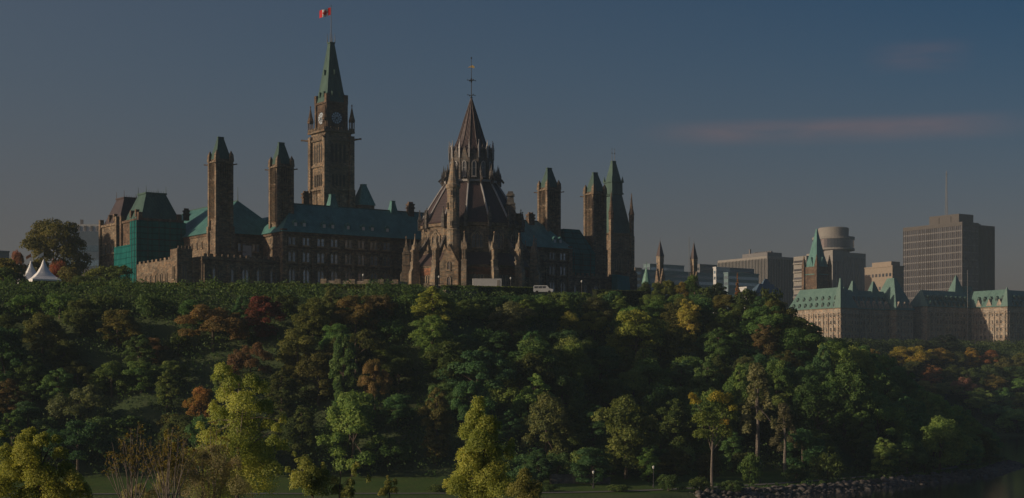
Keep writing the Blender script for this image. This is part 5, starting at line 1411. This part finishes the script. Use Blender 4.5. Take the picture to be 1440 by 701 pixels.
for (x, y, h, sp_, t_, px) in wood:
    ty = rs.choice(['round', 'round', 'oval', 'spread', 'round', 'oval'])
    if h < 6.5: key = rs.choice(['bush0', 'bush1']); wd = max(4.5, sp_*1.9)
    else: key = {'round': 'round%d' % rs.integers(4), 'oval': 'oval%d' % rs.integers(3), 'spread': 'spread%d' % rs.integers(2)}[ty]; wd = (sp_*2.7 if ty != 'oval' else sp_*2.1)*rs.uniform(.85, 1.4)
    wd = min(wd, h*(1.12 if ty != 'oval' else .8)) if h >= 6.5 else wd
    u = rs.random(); left = px < 700 and t_ > 15
    if u < (.66 if left else .80): ci = int(rs.integers(4)); col = GREEN[ci]; cn = ('deep green', 'mid green', 'fresh green', 'blackish green')[ci]
    elif u < (.86 if left else .91): col = (.066, .09, .024); cn = 'olive green'
    elif u < (.965 if left else .97): col = (.095, .10, .028); cn = 'yellowish'
    else: col = (.11, .08, .032) if left else (.085, .10, .04); cn = 'brownish' if left else 'greyish green'
    f_ = rs.uniform(.7, 1.15); f_ *= 1.45 if x > 92 else 1; col = tuple(c_*f_*rs.uniform(.93, 1.07) for c_ in col)  # headland trees: brightness put into the leaf colour to offset the hill's shadow
    form = {'round': 'round headed', 'oval': 'slender', 'spread': 'broad spreading', 'bush': 'low bushy'}[''.join(ch for ch in key if not ch.isdigit())]
    zone = 'at the slope foot' if t_ < 14 else 'low on the slope' if t_ < 28 else 'midway up the slope' if t_ < 45 else 'high on the slope' if t_ < 60 else 'at the bluff edge'
    land = [b_ for a_, b_ in LAND if px >= a_][-1] if px > 0 else LAND[0][1]
    lab = '%s %s tree %s %s' % (cn, form, zone, land)
    o = tree(key, x, y, h, wd, col, lab)
    BUCK.setdefault(lab, []).append((o, h))
for lab, v in BUCK.items():
    if len(v) == 2 and abs(v[0][1]-v[1][1]) > .8:
        v.sort(key=lambda q_: -q_[1]); v[0][0]['label'] = 'taller '+lab; v[1][0]['label'] = 'shorter '+lab
    for o, _ in v: o['group'] = 'trees on the wooded bluff' if len(v) == 1 or len(v) == 2 and abs(v[0][1]-v[1][1]) > .8 else lab

# undergrowth on the bluff and shore scrub
def undergrowth():
    rs = np.random.default_rng(3); n = 12000
    X = rs.uniform(-175, 175, n); Y = rs.uniform(362, 640, n)
    xe = rs.uniform(-165, 40, 6500); ye = rs.uniform(430, 500, 6500); te = shore_s(xe, ye)-lawn_w(xe, ye); ke = (te > 56) & (te < 71)
    X = np.concatenate([X, xe[ke]]); Y = np.concatenate([Y, ye[ke]]); s = shore_s(X, Y); t = s-lawn_w(X, Y)
    keep = (((t > -2) & (t < 71)) | ((s > 3.5) & (s < 7.5) & (X > 28) & (rs.random(len(X)) < .95))) & (np.abs(X/Y) < .315); X, Y, s, t = X[keep], Y[keep], s[keep], t[keep]
    G = ground(X, Y); hh = np.where(t > -2, rs.uniform(.8, 4.2, len(X))*np.clip((74-t)/14, .45, 1), rs.uniform(.3, 1.1, len(X))); hh = hh*np.where(t > 52, .55+.75*np.abs(np.sin(X*.21+1.7*np.sin(X*.083)+t*.13)), 1); hh = np.where((t > -2) & (t < 12) & (X < 60), hh*rs.uniform(.8, 2.2, len(X)), hh)
    k = 26; P = np.repeat(np.stack([X, Y, G+hh*.4], -1), k, 0); d = rs.normal(0, 1, (len(P), 3)); d[:, 2] = np.abs(d[:, 2]); d /= np.linalg.norm(d, axis=1)[:, None]
    P = P+d*np.repeat(hh, k)[:, None]*rs.uniform(.6, 1.05, (len(P), 1)); T = np.clip(np.repeat(rs.normal(.5, .27, len(X)), k)+rs.normal(0, .12, len(P)), 0, 1)
    V, Fq, T = leaf_cards(P, d, .55, T)
    o = link('undergrowth', np_mesh('undergrowth', V, Fq, [leafm], T)); o.color = (.095, .165, .055, 1)
    tag(o, 'dark green undergrowth covering the bluff between the trees', 'undergrowth', kind='stuff')
undergrowth()

# clipped hedge along the cliff edge
def hedge(px0, px1, label, ytop0, ytop1, t=71.5, thick=1.6, color=(.15, .20, .05), hgt=6.0, n=26000, seed=1):
    rs = np.random.default_rng(seed); k = int((px1-px0)/5)+1; pts = np.array([edge_pt(px0+(px1-px0)*i/k, t) for i in range(k+1)])
    for _ in range(6): pts[1:-1] = .5*pts[1:-1]+.25*(pts[:-2]+pts[2:])
    top = np.array([zpx(ytop0+(ytop1-ytop0)*i/k, pts[i][1]) for i in range(k+1)])
    u = rs.uniform(0, k, n); i = np.minimum(u.astype(int), k-1); f = (u-i)[:, None]
    C = pts[i]*(1-f)+pts[i+1]*f; tz = top[i]*(1-f[:, 0])+top[i+1]*f[:, 0]; tn = pts[i+1]-pts[i]; tn /= np.linalg.norm(tn, axis=1)[:, None]; nn = np.stack([-tn[:, 1], tn[:, 0]], -1)
    side = rs.random(n); on_top = side < .33
    w_ = np.where(on_top, rs.uniform(-1, 1, n), -1+rs.normal(0, .1, n))*thick/2
    low = .5*np.sin(u*1.7)+.4*np.sin(u*.63)
    z = np.where(on_top, tz+rs.normal(0, .09, n), tz-rs.random(n)*(hgt+low))
    P = np.stack([C[:, 0]+nn[:, 0]*w_, C[:, 1]+nn[:, 1]*w_, z], -1); Nr = np.where(on_top[:, None], np.array([0, 0, 1.]), np.stack([-nn[:, 0], -nn[:, 1], np.zeros(n)], -1))
    T = np.clip(.5+.2*np.sin(u*2.3+3*np.sin(u))+rs.normal(0, .15, n), 0, 1)
    V, Fq, T = leaf_cards(P, Nr, .42, T)
    r_ = root('hedge', label, 'hedge', (0, 0, 0)); o = link('foliage', np_mesh('foliage', V, Fq, [leafm], T), r_); o.color = (*color, 1)
    m = MB()
    for i in range(k):
        a, b = pts[i], pts[i+1]; tn = (b-a)/np.linalg.norm(b-a); nn = np.array([-tn[1], tn[0]])*thick*.42; z0, z1 = top[i]-.15, top[i+1]-.15
        m.hexa([(a[0]-nn[0], a[1]-nn[1], z0-hgt), (b[0]-nn[0], b[1]-nn[1], z1-hgt), (b[0]+nn[0], b[1]+nn[1], z1-hgt), (a[0]+nn[0], a[1]+nn[1], z0-hgt), (a[0]-nn[0], a[1]-nn[1], z0), (b[0]-nn[0], b[1]-nn[1], z1), (b[0]+nn[0], b[1]+nn[1], z1), (a[0]+nn[0], a[1]+nn[1], z0)])
    m.build('stems', plain('hedge_core', (.025, .032, .015), .9, .1), r_)  # one solid dark core box running inside the leaf cards
hedge(28, 592, 'long clipped green hedge along the bluff top below the parliament block', 397.5, 401.5)
hedge(622, 748, 'clipped green hedge with yellow tips along the bluff top below the library', 402.3, 405, seed=2, n=9000)
hedge(836, 905, 'low dark ivy hedge along the bluff top below the mansard tower', 408.5, 410, seed=3, n=6000, color=(.08, .11, .034))

# plateau trees and shrubs
def plateau(key, px, d, ytop, wpx, color, label, name='shrub', cat='shrub', group=None):
    x, y = place(px, d) if d else edge_pt(px, 75); z = gz(x, y); h = zpx(ytop, d)-z; return tree(key, x, y, max(h, 1.5), wpx*d/F, color, label, name, cat, group, z)
PR['big0'] = tree_proto('round', 24, 10, 15000, .75, 101)
plateau('big0', 75, 600, 308, 92, (.085, .082, .022), 'very large round olive green tree behind the tents', 'broadleaf_tree', 'tree')
plateau('round1', 24, 600, 352, 26, (.15, .075, .04), 'small reddish tree beside the big round tree behind the tents', 'broadleaf_tree', 'tree')
plateau('bush0', 8, 500, 364, 50, (.13, .12, .03), 'yellow green shrub at the edge of the terrace beside the tents')
plateau('bush1', 4, 490, 378, 60, (.045, .075, .025), 'dark green shrub in front of the tents')
plateau('bush0', 24, 492, 384, 30, (.16, .13, .10), 'thin pale twiggy shrub in front of the tents')
plateau('bush1', 79, 560, 370, 30, (.17, .06, .025), 'rusty red shrub between the tallest tent and the big tree')
plateau('bush0', 97, 545, 376, 32, (.11, .105, .03), 'yellowish shrub between the tallest tent and the monument')
plateau('bush1', 140, 530, 377, 44, (.095, .115, .028), 'rounded green shrub with gold tips beside the monument')
plateau('bush0', 167, 528, 374, 40, (.075, .105, .028), 'rounded green shrub at the foot of the netted scaffold')
plateau('bush1', 122, 520, 389, 44, (.07, .10, .028), 'low green shrub in front of the monument')
plateau('bush0', 803, 0, 405, 32, (.22, .115, .03), 'orange shrub on the bluff edge beyond the white van')
plateau('bush1', 822, 0, 406, 30, (.17, .12, .03), 'gold shrub on the bluff edge below the teal scaffold')
plateau('bush0', 785, 0, 409, 26, (.15, .10, .035), 'tawny low shrub beside the white van')
TOPR = [(906, 396, 24, (.045, .07, .025), 'dark green shrub at the foot of the mansard tower'), (925, 397, 26, (.075, .105, .028), 'mid green shrub below the first pointed turret'), (941, 394, 26, (.10, .12, .03), 'light green shrub between the pointed turrets'), (958, 396, 26, (.18, .14, .03), 'golden shrub beside the second pointed turret'), (973, 386, 22, (.07, .12, .03), 'taller fresh green tree below the second pointed turret'), (990, 404, 30, (.06, .09, .026), 'low green shrub below the dark flat roofed block'), (1011, 397, 30, (.018, .034, .018), 'blackish domed evergreen below the white boxy building'), (1050, 408, 40, (.05, .08, .025), 'low green shrub in front of the pavilion'), (1085, 411, 44, (.055, .075, .02), 'low olive shrub below the blue roofed pavilion')]
for px, yt, wp, col, lab in TOPR: plateau('round%d' % (px % 4) if yt < 400 else 'bush%d' % (px % 2), px, 560 if px < 1000 else 575, yt, wp, col, lab, 'broadleaf_tree' if yt < 400 else 'shrub', 'tree' if yt < 400 else 'shrub')
plateau('cone0', 1037, 585, 384, 15, (.17, .085, .03), 'narrow rusty brown tree in front of the teal glass building', 'cypress_tree', 'tree')
plateau('bush0', 1126, 0, 421, 20, (.18, .10, .03), 'small orange shrub on the shoulder in front of the ministry roof')

# trees beyond the bay, in front of the ministries
FARS = [(1190, 489, 34, YEL), (1208, 500, 30, OCH), (1268, 487, 40, (.30, .20, .03)), (1292, 484, 46, (.32, .20, .03)), (1318, 489, 44, (.28, .18, .035)), (1345, 494, 36, OLIVE), (1366, 488, 36, (.26, .17, .03)), (1392, 492, 34, (.22, .10, .04)), (1415, 498, 44, (.10, .10, .03)), (1440, 496, 40, (.10, .11, .03)), (1282, 508, 44, OLIVE), (1310, 512, 40, (.20, .11, .045)), (1338, 512, 40, (.09, .11, .03)), (1360, 515, 44, GREEN[2]), (1388, 512, 44, (.06, .09, .03)), (1425, 515, 56, GREEN[1]), (1330, 470, 46, (.022, .035, .02)), (1300, 478, 40, (.03, .04, .02)), (1356, 528, 36, (.18, .10, .07)), (1394, 527, 44, (.17, .14, .04)), (1432, 532, 48, GREEN[1]), (1410, 545, 40, GREEN[0]), (1435, 552, 40, (.10, .12, .03)), (1400, 565, 46, GREEN[3]), (1430, 575, 50, GREEN[0]), (1445, 590, 40, GREEN[3]), (1412, 590, 36, GREEN[1]), (1375, 545, 46, GREEN[2]), (1330, 535, 50, OLIVE), (1300, 535, 44, (.12, .11, .03)), (1240, 505, 40, OLIVE), (1225, 490, 30, (.20, .14, .03)), (1455, 512, 44, OLIVE)]
for i, (px, yt, wp, col) in enumerate(FARS):
    k = (px-720)/F; hpx = 32+rs.uniform(-4, 6); ds = np.linspace(966, 1085, 240); yb = HOR-(ground(k*ds, ds)-CAMZ)*F/ds; okk = np.nonzero(yb <= yt+hpx)[0]; j = int(okk[0]) if len(okk) else 239
    x, y = k*ds[j], ds[j]; h = (HOR-yt)*y/F+CAMZ-gz(x, y); h = min(max(h, 7), 24)
    cn = 'golden' if col[0] > .25 else 'rusty' if col[0] > .15 and col[1] < .12 else 'yellowish' if col[0] > .11 else 'dark green' if col[0] < .045 else 'olive green'
    where = 'close to the ministry walls' if yt < 500 else 'midway down the far bank' if yt < 540 else 'by the far water edge'
    bld = 'under the spired ministry' if px < 1260 else 'under the ministry pavilion' if px < 1310 else 'under the recessed ministry front' if px < 1366 else 'under the sunlit ministry wing' if px < 1400 else 'near the bay'
    if yt > 530: col = tuple(c_*1.6 for c_ in col)  # lower bank crowns lightened in colour because the hill shades them
    t_ = tree(['round0', 'oval1', 'round2', 'spread0', 'round3'][i % 5], x, y, h, wp*y/F, col, '%s tree %s %s' % (cn, where, bld), group='trees on the far bank')
    BUCK.setdefault(t_['label'], []).append((t_, h))
for lab, v in BUCK.items():
    if len(v) > 1 and 'ministr' in lab or 'bay' in lab:
        v.sort(key=lambda q_: -q_[1])
        if len(v) == 2: v[0][0]['label'] = 'taller '+lab; v[1][0]['label'] = 'shorter '+lab
        elif len(v) > 2:
            for o, _ in v: o['group'] = lab
def far_cover():
    rs = np.random.default_rng(9); n = 5200; X = rs.uniform(150, 340, n); Y = rs.uniform(700, 1090, n); s = shore_s(X, Y); keep = (s > 4) & (X/Y < .33) & (X/Y > .17); X, Y, s = X[keep], Y[keep], s[keep]
    G = ground(X, Y); hh = rs.uniform(1.5, 4.5, len(X)); k = 22; P = np.repeat(np.stack([X, Y, G+hh*.4], -1), k, 0); d = rs.normal(0, 1, (len(P), 3)); d[:, 2] = np.abs(d[:, 2]); d /= np.linalg.norm(d, axis=1)[:, None]
    P = P+d*np.repeat(hh, k)[:, None]; T = np.clip(np.repeat(rs.normal(.5, .2, len(X)), k)+rs.normal(0, .1, len(P)), 0, 1); V, Fq, T = leaf_cards(P, d, 1.2, T)
    o = link('undergrowth', np_mesh('undergrowth', V, Fq, [leafm], T)); o.color = (.08, .12, .04, 1); tag(o, 'mixed green scrub covering the bank beyond the bay', 'undergrowth', kind='stuff')
far_cover()

# shore bushes
for px, d, yt, wp, col, lab in [(1055, 392, 640, 34, (.07, .12, .03), 'bright green bush beside the path near the lone tree'), (1165, 408, 640, 50, GREEN[2], 'green bush by the rocks below the falling shoulder'), (1245, 428, 640, 40, (.055, .10, .026), 'fresh green bush by the rocks near the headland'), (1300, 445, 640, 36, GREEN[1], 'dark green bush near the headland rocks'), (1360, 470, 655, 26, GREEN[2], 'small green bush at the headland tip'), (1392, 520, 640, 34, (.06, .09, .026), 'rounded green bush on the headland tip beside the path'), (1120, 398, 655, 40, GREEN[0], 'dark low bush by the rocks'), (985, 366, 672, 30, GREEN[2], 'low green bush by the lawn near the lone tree'), (940, 362, 668, 34, GREEN[1], 'low dark bush on the lawn near a globe lamp')]:
    plateau('bush%d' % (px % 2), px, d, yt, wp, col, lab)

for px, d, yt, wp, col, lab in [(705, 356, 684, 34, GREEN[2], 'low green brush on the lawn near the bright poplar'), (770, 357, 686, 30, GREEN[1], 'low green brush at the water side of the path near the retaining wall'), (870, 358, 684, 36, (.07, .11, .03), 'low olive brush on the lawn between two globe lamps'), (620, 356, 686, 40, GREEN[2], 'low green brush at the lawn edge left of the bright poplar'), (1030, 366, 676, 34, (.06, .10, .03), 'low brush over the rocks below the thin silvery poplar')]:
    plateau('bush%d' % (px % 2), px, d, yt, wp, col, lab.replace(' left of', ' beside'))

# foreground trees on the near bank, each crown laid out as lobes of its own size and depth
def near_tree(px0, d, lobes, color, label, name, total, size, trunk_r=.16, barkm=bark, seed=1, limbs=12, color2=None, lobes2=None):
    random.seed(seed); x0, y0 = place(px0, d); z0 = gz(x0, y0); s = d/F
    conv = lambda LL: [((a_-px0)*s, random.uniform(-.7, .7)*min(c_, 30)*s*1.2, zpx(b_, d)-z0, c_*s*.9, (e_[0] if e_ else c_)*s*.95) for a_, b_, c_, *e_ in LL]
    r_ = root(name, label, 'tree' if 'tree' in name else 'shrub', (x0, y0, z0)); Lb = conv(lobes)
    V, Fq, T = lobes_to_cards(Lb, total, size, hollow=.35); o = link('crown', np_mesh('crown', V, Fq, [leafm], T), r_); o.color = (*color, 1)
    if lobes2:
        V, Fq, T = lobes_to_cards(conv(lobes2), int(total*.3), size, hollow=.35); o = link('golden_crown', np_mesh('golden_crown', V, Fq, [leafm], T), r_); o.color = (*color2, 1)
    top = max(l[2] for l in Lb); trunk_mb(top*.92, trunk_r, Lb, 0, limbs).build('trunk', barkm, r_); return r_
FY = (.35, .40, .09)
near_tree(680, 140, [(673, 572, 12, 16), (668, 590, 17, 16), (684, 598, 17), (662, 612, 19), (692, 616, 14), (676, 625, 24), (655, 640, 15), (692, 640, 18), (665, 655, 24), (690, 668, 26), (650, 672, 18), (716, 640, 10, 18), (719, 625, 6, 10), (640, 690, 20), (670, 700, 30), (705, 690, 24), (630, 683, 9), (660, 590, 8), (700, 600, 7, 10)], FY, 'tall bright yellow green poplar standing by itself', 'poplar_tree', 34000, .145, seed=3)
near_tree(738, 138, [(738, 672, 12, 18), (730, 690, 18), (752, 690, 14), (742, 705, 22)], (.29, .29, .09), 'small dull green sapling beside the bright poplar', 'sapling', 6500, .135, .07, seed=4)
near_tree(335, 150, [(314, 522, 14, 12), (304, 532, 9), (327, 540, 17), (318, 560, 18), (352, 540, 16, 14), (366, 548, 15), (345, 570, 24), (370, 575, 18), (312, 590, 22), (340, 605, 28), (374, 600, 14), (300, 575, 8, 12), (296, 618, 18), (330, 640, 34), (365, 640, 24), (290, 645, 20), (386, 622, 12), (398, 592, 8, 9), (388, 604, 9), (396, 630, 12), (350, 680, 40), (385, 660, 18), (300, 690, 34), (270, 640, 10), (281, 600, 7, 10)], (.42, .48, .13), 'tall two headed yellow green poplar with pale trunk', 'poplar_tree', 44000, .15, .2, barkp, seed=5, limbs=18)
near_tree(55, 122, [(40, 612, 12), (30, 625, 16), (60, 622, 14), (12, 640, 22), (45, 645, 24), (78, 620, 9), (85, 640, 12), (20, 670, 28), (60, 675, 28), (90, 665, 16), (105, 680, 18), (115, 695, 16), (40, 700, 30), (0, 690, 26), (80, 700, 26), (2, 612, 7)], (.36, .39, .085), 'yellow leaved maple low in front at the river bank edge', 'maple_tree', 38000, .13, .16, seed=6)
near_tree(440, 140, [(430, 655, 12, 14), (440, 668, 14), (455, 672, 12), (455, 657, 5, 9), (405, 662, 6, 6), (415, 670, 9), (425, 680, 18), (447, 690, 20), (415, 640, 4, 6), (420, 648, 6)], (.32, .36, .10), 'small leafy yellow sapling with forked crown', 'sapling', 9000, .135, .07, seed=7)
near_tree(478, 140, [(471, 678, 7, 9), (474, 692, 10), (498, 665, 5, 12), (494, 680, 8), (503, 655, 4, 7), (490, 695, 11), (518, 676, 4, 8)], (.33, .36, .11), 'thin yellow sapling with one long leaning shoot', 'sapling', 4200, .135, .06, seed=8)
near_tree(547, 138, [(545, 684, 7, 10), (552, 690, 8), (538, 694, 8), (556, 680, 4, 7), (545, 674, 2, 6)], (.33, .34, .10), 'tiny pale yellow sapling top beside the lawn', 'sapling', 2600, .12, .05, seed=9)
# twiggy thicket: brush lobes, then upright bare stems with few leaves
near_tree(285, 132, [(262, 640, 10), (330, 655, 14), (195, 690, 12), (180, 700, 12), (228, 672, 12), (300, 640, 16), (285, 650, 22), (260, 662, 20), (310, 665, 24), (245, 680, 20), (280, 688, 30), (320, 690, 28), (225, 690, 16), (340, 690, 20), (210, 700, 14)], (.42, .38, .20), 'dense dull brownish thicket of fine twigs', 'thicket_shrub', 26000, .095, .06, barkp, seed=10, limbs=10)
near_tree(252, 131, [(234, 615, 5, 12), (232, 635, 6, 14), (244, 632, 6, 10), (238, 655, 9), (225, 660, 7), (252, 650, 8)], (.34, .30, .06), 'upright golden leaved shoots above the brown thicket', 'sapling', 2000, .14, .05, barkp, seed=11)
def bare_stems(off, d, seed, label):
    random.seed(seed); x0, y0 = place(185+off, d); z0 = gz(x0, y0); s = d/F
    r_ = root('stem_shrub', label, 'shrub', (x0, y0, z0)); m = MB(); P = []
    for px, yt in [(183, 602), (193, 600), (176, 615), (200, 612), (170, 622), (161, 622), (155, 640), (205, 618), (210, 622), (188, 630), (148, 640), (165, 650), (215, 640), (180, 650), (150, 660), (197, 645), (222, 632), (172, 640), (192, 655), (186, 615)]:
        b = Vector(((185-px)*-.35*s+random.uniform(-.25, .25), random.uniform(-.6, .6), 3)); t_ = Vector(((px-185)*s, random.uniform(-1, 1), zpx(yt, d)-z0)); mid = b.lerp(t_, .5)+Vector((random.uniform(-.12, .12), 0, 0))
        m.tube(b, mid, .04, .03, 5); m.tube(mid, t_, .03, .014, 5)
        for k in range(5):
            f = random.uniform(.15, .95); q_ = mid.lerp(t_, f); e = q_+Vector((random.uniform(-.35, .35), random.uniform(-.3, .3), random.uniform(.2, .6))); m.tube(q_, e, .012, .006, 4)
            for _ in range(7): P.append(e+Vector((random.gauss(0, .1), random.gauss(0, .1), random.gauss(0, .1))))
    m.build('stem', barkp, r_); P = np.array(P); V, Fq, T = leaf_cards(P, np.tile([0, -.5, .5], (len(P), 1)), .16, rng.uniform(.2, .8, len(P)))
    o = link('crown', np_mesh('crown', V, Fq, [leafm], T), r_); o.color = (.22, .18, .04, 1)
bare_stems(0, 130, 12, 'bare upright pale stems with a few small yellow leaves beside the thicket')
bare_stems(52, 127, 13, 'bare pale twigs rising through the middle of the brown thicket')
bare_stems(112, 134, 14, 'bare pale twigs between the brown thicket and the two headed poplar')

# ------------------------------------------------------------------ morning haze: one closed box of even air round everything
hm = bpy.data.materials.new('haze_air'); hm.use_nodes = True; ht_ = hm.node_tree; ht_.nodes.clear()
ho = ht_.nodes.new('ShaderNodeOutputMaterial'); hv = ht_.nodes.new('ShaderNodeVolumePrincipled')
hv.inputs['Color'].default_value = (.62, .82, 1.0, 1); hv.inputs['Density'].default_value = HAZE; hv.inputs['Anisotropy'].default_value = 0.0
ht_.links.new(hv.outputs[0], ho.inputs['Volume'])
hb = MB(); hb.box(-2450, 2450, -950, 2650, -9, 240)
tag(hb.build('haze', hm), 'thin blue morning haze over the river and city', 'haze', kind='stuff')
